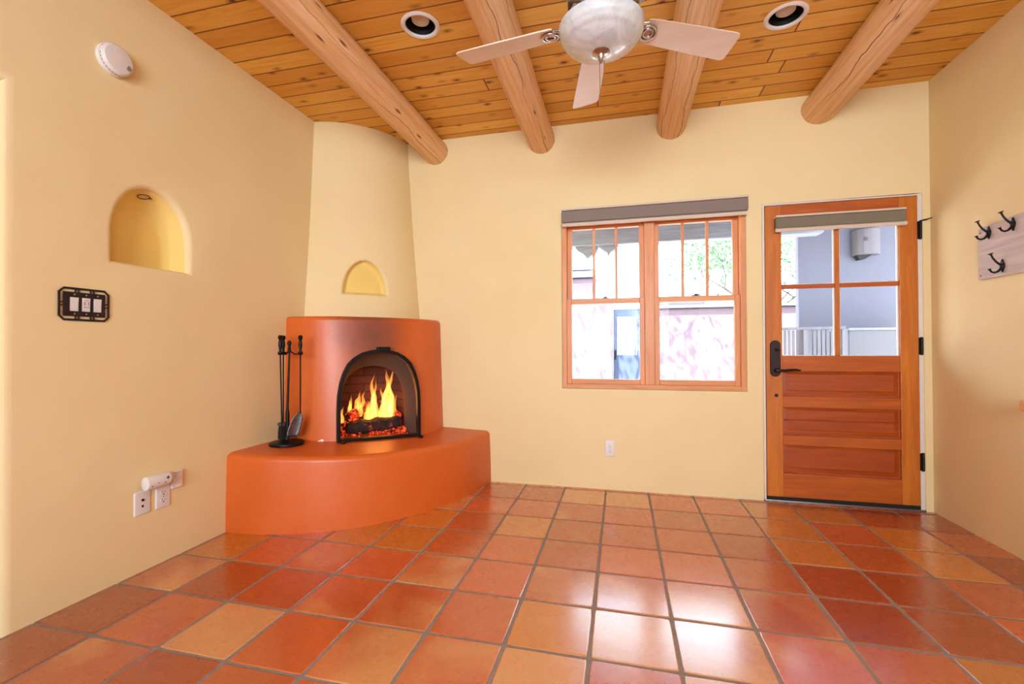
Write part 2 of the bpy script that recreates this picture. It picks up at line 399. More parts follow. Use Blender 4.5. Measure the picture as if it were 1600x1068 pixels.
# ---- ceiling with two round holes for the recessed lights
CANS = [(-1.034, 2.201), (.850, 2.600)]; CR = .083
mb = MB(); X0, X1 = XL-1.3, XR+.1
mb.quad((X0, YR-.1, ZC), (X1, YR-.1, ZC), (X1, 1.9, ZC), (X0, 1.9, ZC))
mb.quad((X0, 1.9, ZC), (-1.3, 1.9, ZC), (-1.3, YB+.1, ZC), (X0, YB+.1, ZC))
mb.quad((-.75, 1.9, ZC), (.6, 1.9, ZC), (.6, YB+.1, ZC), (-.75, YB+.1, ZC))
mb.quad((1.1, 1.9, ZC), (X1, 1.9, ZC), (X1, YB+.1, ZC), (1.1, YB+.1, ZC))
for (cx, cy), (a, b) in zip(CANS, ((-1.3, -.75), (.6, 1.1))):
    R = rect(a, b, 1.9, YB+.1); circ = [(cx+CR*math.cos(2*math.pi*k/40), cy+CR*math.sin(2*math.pi*k/40)) for k in range(40)]
    A = star_angles((cx, cy), [(R, 0)], 40)
    mb.loft([[(*ray_poly((cx, cy), t, circ), ZC) for t in A], [(*ray_poly((cx, cy), t, R), ZC) for t in A]])
mb.build('ceiling', M['pine'], origin=(0, 0, ZC), kind='structure', smooth=False)

# ---- left wall with a rounded arched niche and the doorway edge
DY = 1.178; DT = 2.10; RR = .035
mb = MB(LW); NR = rect(1.40, 2.10, 1.32, 2.04)
for u0, u1, v0, v1 in ((DY+RR, 1.40, -.03, ZC), (2.10, YB, -.03, ZC), (1.40, 2.10, -.03, 1.32), (1.40, 2.10, 2.04, ZC), (YR, DY+RR, DT+RR, ZC), (YR, DY-.95, -.03, DT+RR)):
    mb.quad((u0, v0, 0), (u1, v0, 0), (u1, v1, 0), (u0, v1, 0))
# doorway: rounded plaster edges turning into the reveal
prof = [(RR, 0)]+[(RR-RR*math.sin(a), -RR+RR*math.cos(a)) for a in [math.pi/2*k/6 for k in range(1, 7)]]+[(0, -.30)]
rings = []
for e, d in prof:
    rings.append([(DY+e, 0, d), (DY+e, DT+e, d), (DY-.95-e+RR*0, DT+e, d), (DY-.95-e, 0, d)])
# keep outer ring on the quads' border
rings[0][2] = (DY-.95, DT+RR, 0); rings[0][3] = (DY-.95, 0, 0)
mb.loft(rings, closed=False)
# niche
C0 = (1.745, 1.62)
def niche_rings(mb, inner, C0, outline, R, depth, lip, back, f3, n=72, back_shift=(0, 0), steps=4):
    A = star_angles(C0, [(R, 0), (outline[:2], 0)], n)
    base = [ray_poly(C0, a, outline) for a in A]
    def off(e, d, sc=1.0, sh=(0, 0)):
        r = []
        for a, (x, y) in zip(A, base):
            dx, dy = x-C0[0], y-C0[1]; L = math.hypot(dx, dy)
            r.append(f3(C0[0]+sh[0]+dx*sc*(1+e/L), C0[1]+sh[1]+dy*sc*(1+e/L), d))
        return r
    rr = [[f3(*ray_poly(C0, a, R), 0) for a in A], off(lip, 0)]
    for k in range(1, 7): a = math.pi/2*k/6; rr.append(off(lip*(1-math.sin(a)), -lip*(1-math.cos(a))))
    mb.loft(rr); rr = [rr[-1]]
    for k in range(1, steps+1):
        t = k/steps; rr.append(off(0, -lip-(depth-lip)*t*.8, 1-(1-back)*.75*t, (back_shift[0]*t, back_shift[1]*t)))
    for k in range(1, 6):
        a = math.pi/2*k/5; rr.append(off(0, -lip-(depth-lip)*(.8+.2*math.sin(a)), (1-(1-back)*.75)-(1-back)*.25-.13*(1-math.cos(a)), back_shift))
    inner.loft(rr)
    last = rr[-1]; inner.add(last, [tuple(range(len(last)))])
flatbot = arch(1.748, .183, 1.490, 1.62, 1.872, p=2.1)
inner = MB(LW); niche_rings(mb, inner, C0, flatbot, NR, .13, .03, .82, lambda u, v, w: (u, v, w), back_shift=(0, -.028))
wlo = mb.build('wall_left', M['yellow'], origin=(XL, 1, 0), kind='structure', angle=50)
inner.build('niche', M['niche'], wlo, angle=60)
# closet space beyond the doorway
mb = MB()
mb.quad((XL-1.3, DY, 0), (XL-.3, DY, 0), (XL-.3, DY, ZC), (XL-1.3, DY, ZC))
mb.quad((XL-1.3, DY-.95, 0), (XL-.3, DY-.95, 0), (XL-.3, DY-.95, ZC), (XL-1.3, DY-.95, ZC))
mb.quad((XL-1.3, DY-.95, 0), (XL-1.3, DY, 0), (XL-1.3, DY, ZC), (XL-1.3, DY-.95, ZC))
mb.quad((XL-.3, DY-.95, DT), (XL-.3, DY, DT), (XL-.3, DY, ZC), (XL-.3, DY-.95, ZC))
mb.build('wall_hallway', M['yellow'], kind='structure')

# ---- back wall with window and door holes
WX0, WX1, WZ0, WZ1 = -.442, .866, .760, 2.045
DX0, DX1, DZ1 = .972, 1.922, 2.078
mb = MB(BW)
def hole(mb, u0, u1, v0, v1, r, depth, floor=False):
    prof = [(r, 0)]+[(r-r*math.sin(a), -r+r*math.cos(a)) for a in [math.pi/2*k/5 for k in range(1, 6)]]+[(0, -depth)]
    rr = []
    for e, d in prof:
        if floor: rr.append([(u0-e, v0, d), (u0-e, v1+e, d), (u1+e, v1+e, d), (u1+e, v0, d)])
        else: rr.append([(u0-e, v0-e, d), (u1+e, v0-e, d), (u1+e, v1+e, d), (u0-e, v1+e, d)])
    mb.loft(rr, closed=not floor)
RW_, RD = .018, .008
hole(mb, WX0, WX1, WZ0, WZ1, RW_, .26); hole(mb, DX0, DX1, 0, DZ1, RD, .26, True)
a, b, c, d = WX0-RW_, WX1+RW_, WZ0-RW_, WZ1+RW_; e, f, g = DX0-RD, DX1+RD, DZ1+RD
for u0, u1, v0, v1 in ((XL, a, -.03, ZC), (a, b, -.03, c), (a, b, d, ZC), (b, e, -.03, ZC), (e, f, g, ZC), (f, XR, -.03, ZC)):
    mb.quad((u0, v0, 0), (u1, v0, 0), (u1, v1, 0), (u0, v1, 0))
a, b, c, d = WX0, WX1, WZ0, WZ1; e, f, g = DX0, DX1, DZ1
for u0, u1, v0, v1 in ((XL-.3, a, -.1, ZC+.1), (a, b, -.1, c), (a, b, d, ZC+.1), (b, e, -.1, ZC+.1), (e, f, g, ZC+.1), (f, XR+.3, -.1, ZC+.1)):
    mb.quad((u0, v0, -.26), (u1, v0, -.26), (u1, v1, -.26), (u0, v1, -.26))
mb.build('wall_back', M['yellow'], origin=(0, YB, 0), kind='structure', angle=50)
MB().quad((XR, YR, -.03), (XR, YB, -.03), (XR, YB, ZC), (XR, YR, ZC)).build('wall_right', M['yellow'], origin=(XR, 0, 0), kind='structure')
MB().quad((XL, YR, -.03), (XR, YR, -.03), (XR, YR, ZC), (XL, YR, ZC)).build('wall_rear', M['yellow'], origin=(0, YR, 0), kind='structure')

# ================================================================== WINDOW
win = empty('window_1', ((WX0+WX1)/2, YB, WZ0), kind='structure')
mb = MB(BW); W0, W1, Z0, Z1 = WX0+.001, WX1-.001, WZ0+.001, WZ1-.001
mb.box(W0, W0+.034, Z0, Z1, -.14, -.006).box(W1-.034, W1, Z0, Z1, -.14, -.006)
mb.build('window_frame', M['winwood'], win, bevel=.002)
mb = MB(BW); mb.box(W0+.034, W1-.034, Z0, Z0+.034, -.14, -.006).box(W0+.034, W1-.034, Z1-.02, Z1, -.14, -.006)
mb.build('window_sill', M['winwood_x'], win, bevel=.002)
mb = MB(BW); mb.box(.176, .246, Z0+.034, Z1-.02, -.14, -.010)
mb.build('mullion', M['winwood'], win, bevel=.003)
MEET = 1.432
for k, (s0, s1) in enumerate(((W0+.034, .176), (.246, W1-.034))):
    # lower sash, nearer the room
    f = MB(BW); st = .036
    f.box(s0, s0+st, .794, MEET+.018, -.060, -.020).box(s1-st, s1, .794, MEET+.018, -.060, -.020)
    low = f.build('lower_sash', M['winwood'], win, bevel=.003)
    r = MB(BW); r.box(s0+st, s1-st, .794, .832, -.060, -.020).box(s0+st, s1-st, MEET-.02, MEET+.018, -.060, -.020)
    r.build('sash_rail', M['winwood_x'], low, bevel=.003)
    g = MB(BW); g.box(s0+st, s1-st, .832, MEET-.02, -.044, -.040); g.build('pane', M['glass'], low, smooth=False)
    # sash lock
    lk = MB(BW); cx = (s0+s1)/2
    lk.box(cx-.028, cx+.028, MEET+.018, MEET+.024, -.055, -.028).box(cx-.012, cx+.012, MEET+.024, MEET+.034, -.050, -.032)
    lk.tube([(cx-.002, MEET+.030, -.040), (cx+.030, MEET+.032, -.036)], .004, 8)
    lk.build('sash_lock', M['bronze'], low)
    # upper sash, further out, three lights over
    f = MB(BW); f.box(s0, s0+st, MEET-.02, Z1-.02, -.105, -.066).box(s1-st, s1, MEET-.02, Z1-.02, -.105, -.066)
    upp = f.build('upper_sash', M['winwood'], win, bevel=.003)
    r = MB(BW); r.box(s0+st, s1-st, MEET-.02, MEET+.018, -.105, -.066).box(s0+st, s1-st, 2.00, Z1-.02, -.105, -.066)
    r.build('sash_rail', M['winwood_x'], upp, bevel=.003)
    for t in (1/3, 2/3):
        mx = s0+st+(s1-s0-2*st)*t
        MB(BW).box(mx-.010, mx+.010, MEET+.018, 2.00, -.095, -.072).build('muntin', M['winwood'], upp, bevel=.003)
    g = MB(BW); g.box(s0+st, s1-st, MEET+.018, 2.00, -.090, -.086); g.build('pane', M['glass'], upp, smooth=False)

# window shade cassette, rolled fully up
sh = empty('roller_shade', (.216, YB-.085, 2.00), label='wide grey rolled-up shade with beige rails mounted above the double window', cat='window shade', group='rolled-up shades')
mb = MB(BW); mb.box(-.434, .866, 2.024, 2.113, .004, .085); mb.build('shade_cassette', M['shade_cloth'], sh, bevel=.012, seg=4)
mb = MB(BW); mb.box(-.434, .866, 2.1135, 2.128, .002, .088); mb.build('top_rail', M['shade_edge'], sh, bevel=.003)
mb = MB(BW); mb.tube([(-.430, 2.010, .060), (.862, 2.010, .060)], .0135, 16); mb.box(-.430, .862, 2.006, 2.026, .052, .062); mb.build('bottom_rail', M['shade_edge'], sh)

# ================================================================== DOOR
door = empty('door_1', ((DX0+DX1)/2, YB, 0), kind='structure')
S0, S1, SB, ST = .990, 1.893, .030, 2.062   # slab
mb = MB(BW)
for u0, u1, v0, v1 in ((DX0+.0005, S0-.004, 0, DZ1-.0005), (S1+.004, DX1-.0005, 0, DZ1-.0005), (S0-.004, S1+.004, ST+.004, DZ1-.0005)): mb.box(u0, u1, v0, v1, -.14, -.004)
mb.build('door_jamb', M['white_trim'], door, bevel=.002)
mb = MB(BW); mb.box(DX0, DX1, -.002, .010, -.20, .004); mb.build('threshold', plain('aluminium_threshold', srgb(150, 145, 140), .4, .9), door, bevel=.003)
mb = MB(BW); mb.box(S0, S1, .011, .034, -.046, .002); mb.build('door_sweep', M['sweep'], door)
# stiles and rails
GX0, GX1, GZ0, GZ1 = 1.092, 1.791, 1.012, 1.955
T0, T1 = -.045, .000
mb = MB(BW); mb.box(S0, GX0, .034, ST, T0, T1).box(GX1, S1, .034, ST, T0, T1); mb.build('door_stile', M['doorwood'], door, bevel=.003)
mb = MB(BW)
for v0, v1 in ((GZ1, ST), (.905, GZ0), (.655, .733), (.393, .462), (.034, .198)): mb.box(GX0, GX1, v0, v1, T0, T1-.001)
mb.build('door_rail', M['doorwood_x'], door, bevel=.003)
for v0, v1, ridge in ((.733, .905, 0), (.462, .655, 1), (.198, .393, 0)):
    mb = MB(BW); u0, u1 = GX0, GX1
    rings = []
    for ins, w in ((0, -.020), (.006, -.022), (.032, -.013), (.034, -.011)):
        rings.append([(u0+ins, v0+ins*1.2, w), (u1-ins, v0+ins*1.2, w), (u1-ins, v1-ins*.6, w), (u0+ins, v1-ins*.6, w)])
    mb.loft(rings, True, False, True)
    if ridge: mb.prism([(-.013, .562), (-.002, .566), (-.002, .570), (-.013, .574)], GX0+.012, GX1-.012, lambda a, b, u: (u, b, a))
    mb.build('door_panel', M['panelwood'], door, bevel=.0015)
# glazing bars and glass
mb = MB(BW); cm = 1.434
mb.box(cm-.014, cm+.014, GZ0, GZ1, -.034, -.006); mb.build('muntin', M['doorwood'], door, bevel=.004)
mb = MB(BW); mb.box(GX0, cm-.014, 1.478, 1.506, -.034, -.006).box(cm+.014, GX1, 1.478, 1.506, -.034, -.006); mb.build('muntin', M['doorwood_x'], door, bevel=.004)
mb = MB(BW)
for u0, u1 in ((GX0, cm-.014), (cm+.014, GX1)):
    for v0, v1 in ((GZ0, 1.478), (1.506, GZ1)):
        mb.box(u1-.008, u1, v0, v1, -.028, -.014).box(u0, u0+.004, v0, v1, -.028, -.014).box(u0+.004, u1-.008, v0, v0+.005, -.028, -.014)
mb.build('glazing_bead', M['white_trim'], door)
MB(BW).box(GX0, GX1, GZ0, GZ1, -.024, -.020).build('pane', M['glass'], door, smooth=False)
# handle set
hs = []
def pill(cx, z0, z1, r, n=14):
    return [(cx+r*math.cos(a), z1-r+r*math.sin(a)) for a in [math.pi*k/n for k in range(n+1)]]+[(cx+r*math.cos(a), z0+r+r*math.sin(a)) for a in [math.pi+math.pi*k/n for k in range(n+1)]]
mb = MB(BW); mb.prism(pill(1.046, .868, 1.120, .033), .0005, .011)
esc = mb.build('door_handle', M['bronze'], door, bevel=.003)
mb = MB(BW); mb.lathe([(.017, .011), (.017, .022), (.011, .028), (.010, .045), (.013, .050), (.0, .058)], (1.050, .912, 0), 20)
mb.tube([(1.050, .912, .045), (1.085, .912, .050), (1.13, .918, .048), (1.165, .918, .042), (1.192, .914, .036)], [.010, .009, .008, .007, .005], 12)
mb.build('lever', M['bronze'], esc)
mb = MB(BW); mb.lathe([(.012, .011), (.012, .018), (.006, .022), (0, .023)], (1.052, 1.055, 0), 16); mb.tube([(1.040, 1.058, .026), (1.055, 1.056, .030), (1.074, 1.050, .026)], [.004, .006, .003], 10)
mb.build('thumb_turn', M['bronze'], esc)
mb = MB(BW); mb.lathe([(.012, .0), (.012, .002), (.008, .003), (.006, .001), (0, .001)], (1.052, .737, 0), 18); mb.build('bolt_plug', M['dark_slot'], door)
for z0, z1 in ((1.778, 1.893), (1.022, 1.132), (.266, .378)):
    mb = MB(BW); mb.box(1.893, 1.918, z0, z1, -.006, .003); mb.tube([(1.905, z0-.004, .007), (1.905, z1+.004, .007)], .0065, 12)
    if z0 > 1.5: mb.tube([(1.905, z1+.002, .007), (1.925, z1+.004, .018), (1.948, z1+.008, .05)], [.004, .005, .003], 8)
    mb.build('hinge', M['black'], door, bevel=.001)
# shade on the door
sh = empty('roller_shade', (1.424, YB-.06, 1.86), label='narrow olive grey rolled-up shade fixed on the wooden door glass', cat='window shade', group='rolled-up shades')
mb = MB(BW); mb.box(1.044, 1.805, 1.889, 1.964, .003, .058); mb.build('shade_cassette', M['dshade_cloth'], sh, bevel=.010, seg=4)
mb = MB(BW); mb.box(1.044, 1.805, 1.9645, 1.978, .002, .060); mb.build('top_rail', M['shade_edge'], sh, bevel=.003)
mb = MB(BW); mb.tube([(1.042, 1.876, .048), (1.808, 1.876, .048)], .0125, 16); mb.box(1.044, 1.806, 1.876, 1.892, .040, .050); mb.build('bottom_rail', M['shade_edge'], sh)

# ================================================================== ROUND LOG BEAMS
labels = ['leftmost round log beam, ending above the fireplace', 'round log beam behind the pale fan blade on the fireplace side',
          'round log beam ending above the grey window shade', 'round log beam ending above the wooden door']
for k, (bx, rr) in enumerate(((-1.495, .104), (-.592, .106), (.372, .104), (1.325, .107))):
    mb = MB(); rings = []; n = 40; yy = YR
    while yy < YB+.121:
        ring = []
        for q in range(n):
            a = 2*math.pi*q/n
            r = rr*(1+.035*mnoise.noise(Vector((math.cos(a)*1.1+k*9, math.sin(a)*1.1, yy*.7)))+.012*mnoise.noise(Vector((math.cos(a)*3+k*9, math.sin(a)*3, yy*4))))
            cx = bx+.012*mnoise.noise(Vector((k*5.3, yy*.5, 0)))
            ring.append((cx+r*math.sin(a), min(yy, YB+.12), ZC-.002-rr*.93+r*math.cos(a)))
        rings.append(ring); yy += .06
    mb.loft(rings, True, True, True)
    mb.build('log_beam', M['log'], origin=(bx, YB, ZC-.002-rr*.93-.105), label=labels[k], cat='beam', group='round log beams under the ceiling', kind='thing')

# ================================================================== CORNER FIREPLACE
K = Vector((XL, YB, 0)); q2 = math.sqrt(.5); TV = Vector((q2, q2, 0)); NV = Vector((q2, -q2, 0))
def F(s, d, z): p = K+TV*s+NV*d; return (p.x, p.y, z)
fp = empty('corner_fireplace', (-1.75, 2.95, 0), label='rounded adobe corner fireplace with orange hearth and tall yellow chimney', cat='fireplace', kind='thing')
# hearth bench
def catmull(P, n=8):
    out = []; P = [P[0]]+P+[P[-1]]
    for i in range(1, len(P)-2):
        for k in range(n):
            t = k/n; a, b, c, d = [Vector(x) for x in P[i-1:i+3]]
            out.append(.5*((2*b)+(-a+c)*t+(2*a-5*b+4*c-d)*t*t+(-a+3*b-3*c+d)*t**3))
    out.append(Vector(P[-2])); return out
base = catmull([(XL, 2.166, 0), (-2.06, 2.178, 0), (-1.888, 2.228, 0), (-1.656, 2.325, 0), (-1.425, 2.51, 0), (-1.213, 2.80, 0), (-1.085, 3.09, 0), (-1.022, YB, 0)], 8)
HT = lambda x: .405+.045*(-1.03-x)
mb = MB(); rings = []
def hring(sc, zf):
    r = []
    for p in base:
        v = K+(Vector((p.x, p.y, 0))-K)*sc; v.x = max(v.x, XL); v.y = min(v.y, YB)
        r.append((v.x, v.y, zf(v.x)))
    return r
rb = .032
rings.append(hring(1, lambda x: 0)); rings.append(hring(.997, lambda x: .2)); rings.append(hring(.992, lambda x: HT(x)-rb))
for k in range(1, 8):
    a = math.pi/2*k/7; rings.append(hring(.992-.026*(1-math.cos(a)), lambda x, a=a: HT(x)-rb*(1-math.sin(a))))
for sc in (.9, .75, .5, .25, .02): rings.append(hring(sc, HT))
mb.loft(rings, closed=False)
hearth = mb.build('hearth_bench', M['orange'], fp, angle=60)
# surround body as stacked plan curves
def plan(h, b, z, p=3.0, n=48):
    r = []
    for k in range(n+1):
        s = -1+2*k/n; r.append(F(s*h, h+b*(1-abs(s)**p), z))
    return r
def hb(z):   # half chord and bulge of the orange surround at height z
    t = (z-.42)/.85; return .590-.017*t, .268-.05*t
def Dd(s, z): h, b = hb(z); return h+b*(1-min(1, abs(s/h))**3)
# frame outline in the arch plane
def arch_fr(hw, v0, vt, n=30):
    pts = [(-hw, v0), (hw, v0)]
    tab = [(1, 0), (1, .35), (.985, .52), (.94, .64), (.87, .75), (.76, .85), (.6, .92), (.42, .967), (.2, .993), (0, 1)]
    def at(t):
        x = t*(len(tab)-1); i = min(int(x), len(tab)-2); f = x-i
        return tab[i][0]+(tab[i+1][0]-tab[i][0])*f, tab[i][1]+(tab[i+1][1]-tab[i][1])*f
    for k in range(1, n+1): a, b = at(k/n); pts.append((a*hw, v0+b*(vt-v0)))
    for k in range(n-1, 0, -1): a, b = at(k/n); pts.append((-a*hw, v0+b*(vt-v0)))
    return pts
mb = MB(); ZT = 1.302; r_ = .03
SW = .40   # middle patch |s|<SW is filled around the arch
def strip(s0, s1, n, z0, z1, nz):
    mb.loft([[F(s0+(s1-s0)*k/n, Dd(s0+(s1-s0)*k/n, z0+(z1-z0)*j/nz), z0+(z1-z0)*j/nz) for k in range(n+1)] for j in range(nz+1)], closed=False)
ztop = ZT-r_
# side strips follow the batter: map s by fraction of h
def side(sign):
    rows = []
    for j in range(13):
        z = .36+(ztop-.36)*j/12; h, b = hb(z); row = []
        for k in range(15):
            s = sign*(SW+(h-SW)*k/14); row.append(F(s, Dd(s, z), z))
        rows.append(row)
    mb.loft(rows, closed=False)
side(-1); side(1)
AO = arch_fr(.284, .36, 1.058); R = rect(-SW, SW, .36, ztop); C1 = (0, .72)
A = star_angles(C1, [(R, 0), (AO[:2], 0)], 96)
rr = []
for k in range(9):
    t = k/8; ring = []
    for a in A:
        p, o_ = ray_poly(C1, a, AO), ray_poly(C1, a, R); s = p[0]+(o_[0]-p[0])*t; z = p[1]+(o_[1]-p[1])*t
        ring.append(F(s, Dd(s, z), z))
    rr.append(ring)
mb.loft(rr)
# rounded top edge and ledge
h, b = hb(ztop); rr = []
for k in range(0, 8):
    a = math.pi/2*k/7; rr.append(plan(h-r_*.8*(1-math.cos(a)), b-r_*.2*(1-math.cos(a)), ztop+r_*math.sin(a)))
rr.append(plan(.36, .12, ZT+.004))
mb.loft(rr, closed=False)
sur = mb.build('firebox_surround', M['orange'], fp, angle=60)
# splayed throat
M['soot'] = plaster('sooty_plaster', srgb(82, 64, 55), .9)
mb = MB(); AB = arch_fr(.238, .40, .946); rr = []
for t in [k/6 for k in range(7)]:
    ring = []
    for a in A:
        p, o_ = ray_poly(C1, a, AO), ray_poly(C1, a, AB); s = p[0]+(o_[0]-p[0])*t; z = p[1]+(o_[1]-p[1])*t
        d0 = Dd(p[0], p[1]); ring.append(F(s, d0+(.66-d0)*t, z))
    rr.append(ring)
mb.loft(rr); mb.build('throat', M['soot'], fp, angle=60)
# brick chamber
def brick_mat():
    m = NT('firebrick'); o = m.obj(); s = m.sep(o)
    v = m.comb(m.math('ADD', m.math('MULTIPLY', s[0], q2), m.math('MULTIPLY', s[1], q2)), s[2], 0)
    b = m.n('TexBrick'); m.l(v, b.inputs['Vector']); b.inputs['Scale'].default_value = 1; b.inputs['Mortar Size'].default_value = .006
    b.inputs['Brick Width'].default_value = .22; b.inputs['Row Height'].default_value = .066
    b.inputs['Color1'].default_value = srgb(86, 44, 32); b.inputs['Color2'].default_value = srgb(70, 36, 27); b.inputs['Mortar'].default_value = srgb(52, 28, 22)
    m.set(color=b.outputs['Color'], rough=.9); m.bump(m.math('SUBTRACT', 1, b.outputs['Fac']), .4, .005); return m.mat
mb = MB(); CB = arch(0, .275, .40, .86, 1.04, p=2.6); rr = []
for sc, d in (((1, .66)), (1.0, .655), (1.0, .55), (.96, .44), (.88, .38)):
    rr.append([F((ray_poly(C1, a, AB if d == .66 else CB)[0])*sc, d, C1[1]+(ray_poly(C1, a, AB if d == .66 else CB)[1]-C1[1])*(1 if sc > .9 else .97)) for a in A])
mb.loft(rr); mb.add(rr[-1], [tuple(range(len(A)))])
mb.build('brick_chamber', brick_mat(), fp, angle=60)
# chimney with a shallow arched niche
mb = MB(); NZ, NS = 210, 150; rows = []; deep = []
def sdarch(x, y, hw, H):     # inside-positive distance-like value of a pointed round arch standing on y=0
    if y < 0: return min(y, hw-abs(x))
    t = min(1.5, y/H); w = hw*math.sqrt(max(0, 1-t**2.1)) if t < 1 else 0
    return min(y+.012, w-abs(x)) if t < 1 else -math.hypot(x, y-H)
for j in range(NZ+1):
    z = 1.28+(ZC-1.28)*j/NZ; t = (z-1.3)/1.508; h = .445-.079*t-.006*math.sin(math.pi*t); b = .16-.04*t; row = []
    for i in range(NS+1):
        u = -1+2*i/NS; s = u*h; d = h+b*(1-abs(u)**2.2)
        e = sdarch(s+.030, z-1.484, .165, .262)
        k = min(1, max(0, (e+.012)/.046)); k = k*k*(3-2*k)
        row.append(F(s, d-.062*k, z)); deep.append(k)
    rows.append(row)
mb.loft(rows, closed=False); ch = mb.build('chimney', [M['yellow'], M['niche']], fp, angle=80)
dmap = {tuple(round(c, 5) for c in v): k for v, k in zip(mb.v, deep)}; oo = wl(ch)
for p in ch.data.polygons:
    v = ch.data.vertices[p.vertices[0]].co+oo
    if dmap.get(tuple(round(c, 5) for c in v), 0) > .5: p.material_index = 1  # recessed faces take the yellow with bounced light painted in

# fire screen frame: arch of flat iron standing on the hearth
scr = empty('fire_screen_frame', F(0, .875, .425), label='black arched iron frame with top tab standing in the fireplace opening', cat='fire screen')
def hz(s, d): p = F(s, d, 0); return HT(p[0])+.002
mb = MB(); OUT = arch_fr(.292, .43, 1.068, 40); INN = arch_fr(.268, .45, 1.043, 40)
ring = lambda P, d: [F(u, d, v if v > .5 else v+(hz(u, d)-.43)) for u, v in P]
o0, o1, i0, i1 = ring(OUT, .845), ring(OUT, .884), ring(INN, .845), ring(INN, .884)
mb.loft([i0, o0, o1, i1, i0])
mb.build('arch_bar', M['black'], scr, bevel=.002)
mb = MB(); mb.add([F(s, d, z) for z in (1.055, 1.086) for d in (.84, .895) for s in (-.022, .064)], [(0, 2, 3, 1), (4, 5, 7, 6), (0, 1, 5, 4), (2, 6, 7, 3), (0, 4, 6, 2), (1, 3, 7, 5)])
mb.build('handle_tab', M['black'], scr, bevel=.003)
for s0, s1, d1 in ((-.275, -.245, .925), (.265, .295, .93)):
    mb = MB(); z0 = hz(s0, .9); mb.add([F(s, d, z) for z in (z0-.001, z0+.012) for d in (.88, d1) for s in (s0, s1)], [(0, 2, 3, 1), (4, 5, 7, 6), (0, 1, 5, 4), (2, 6, 7, 3), (0, 4, 6, 2), (1, 3, 7, 5)])
    mb.build('foot', M['black'], scr, bevel=.002)

# logs, ember bed, flames
def ember(name, glow, hot):
    m = NT(name); p = m.obj(); n = m.noise(p, 16, 5, .65, .5); n2 = m.noise(p, 45, 4, .6)
    m.set(color=m.ramp(n, [(.3, srgb(24, 14, 12)), (.7, srgb(70, 36, 28))]), rough=.8, emit=m.ramp(n2, [(.5, (.6, .02, .0, 1)), (.75, (1, .18, .05, 1))]),
          emits=m.ramp(m.math('ADD', m.math('MULTIPLY', n, .6), m.math('MULTIPLY', n2, .4)), [(glow, (0, 0, 0, 1)), (glow+.12, (hot, hot, hot, 1))]))
    m.bump(n2, .8, .01); return m.mat
E1, E2 = ember('charred_log', .54, .7), ember('glowing_ember', .44, 1.6)
def firelog(p0, p1, r, mat, seed, label):
    mb = MB(); p0, p1 = Vector(p0), Vector(p1); ax = (p1-p0).normalized(); a = ax.cross(Vector((0, 0, 1))).normalized(); b = ax.cross(a); rings = []
    N = 26
    for k in range(N+1):
        t = k/N; c = p0.lerp(p1, t); ring = []; e = 1 if .04 < t < .96 else .8
        for q in range(20):
            w = 2*math.pi*q/20; v = Vector((math.cos(w)*1.5, math.sin(w)*1.5, t*5+seed*7))
            rr_ = r*e*(1+.28*mnoise.noise(v)+.14*mnoise.noise(v*3.1)); ring.append(tuple(c+rr_*(math.cos(w)*a+math.sin(w)*b)))
        rings.append(ring)
    mb.loft(rings, True, True, True); mb.build('firewood_log', mat, label=label, cat='firewood', group='burning logs in the fireplace', smooth=True, angle=70)
ZH = .432
firelog(F(-.185, .645, ZH+.060), F(.215, .625, ZH+.070), .050, E1, 1, 'long charred black log lying across the front of the fire')
firelog(F(-.20, .53, ZH+.050), F(.20, .50, ZH+.055), .048, E2, 2, 'glowing red log at the bottom behind the charred front log')
firelog(F(-.17, .60, ZH+.125), F(.01, .47, ZH+.205), .036, E2, 3, 'split log leaning up from the side nearest the fire tools')
firelog(F(.225, .57, ZH+.10), F(.12, .44, ZH+.215), .034, E2, 4, 'glowing log leaning up on the window side of the flames')
def embers():
    mb = MB(); rnd = random.Random(5)
    for k in range(150):
        s, d = rnd.uniform(-.25, .26), rnd.uniform(.42, .735); r = rnd.uniform(.010, .022); c = Vector(F(s, d, ZH+rnd.uniform(-.008, .03)))
        vs = []; 
        for a, b in ((0, 1), (0, -1)): pass
        ph = [(1, 0, 0), (-1, 0, 0), (0, 1, 0), (0, -1, 0), (0, 0, 1), (0, 0, -1)]
        for p in ph: vs.append(tuple(c+Vector([q*r*rnd.uniform(.7, 1.3) for q in p])+Vector([rnd.uniform(-.3, .3)*r for _ in range(3)])))
        mb.add(vs, [(0, 2, 4), (2, 1, 4), (1, 3, 4), (3, 0, 4), (2, 0, 5), (1, 2, 5), (3, 1, 5), (0, 3, 5)])
    mb.build('ember_bed', E2, label='bed of glowing red embers under the burning logs', cat='embers', kind='stuff', smooth=False)
embers()
def flame_mat():
    m = bpy.data.materials.new('flame'); m.use_nodes = True; t = m.node_tree; t.nodes.clear()
    o = t.nodes.new('ShaderNodeOutputMaterial'); e = t.nodes.new('ShaderNodeEmission')
    e.inputs[0].default_value = (1, .31, .045, 1); e.inputs[1].default_value = 74
    t.links.new(e.outputs[0], o.inputs['Volume']); return m
FM = flame_mat()
fire = empty('fire', F(.03, .56, .50), label='bright orange and yellow flames rising from the burning logs', cat='fire', kind='thing')
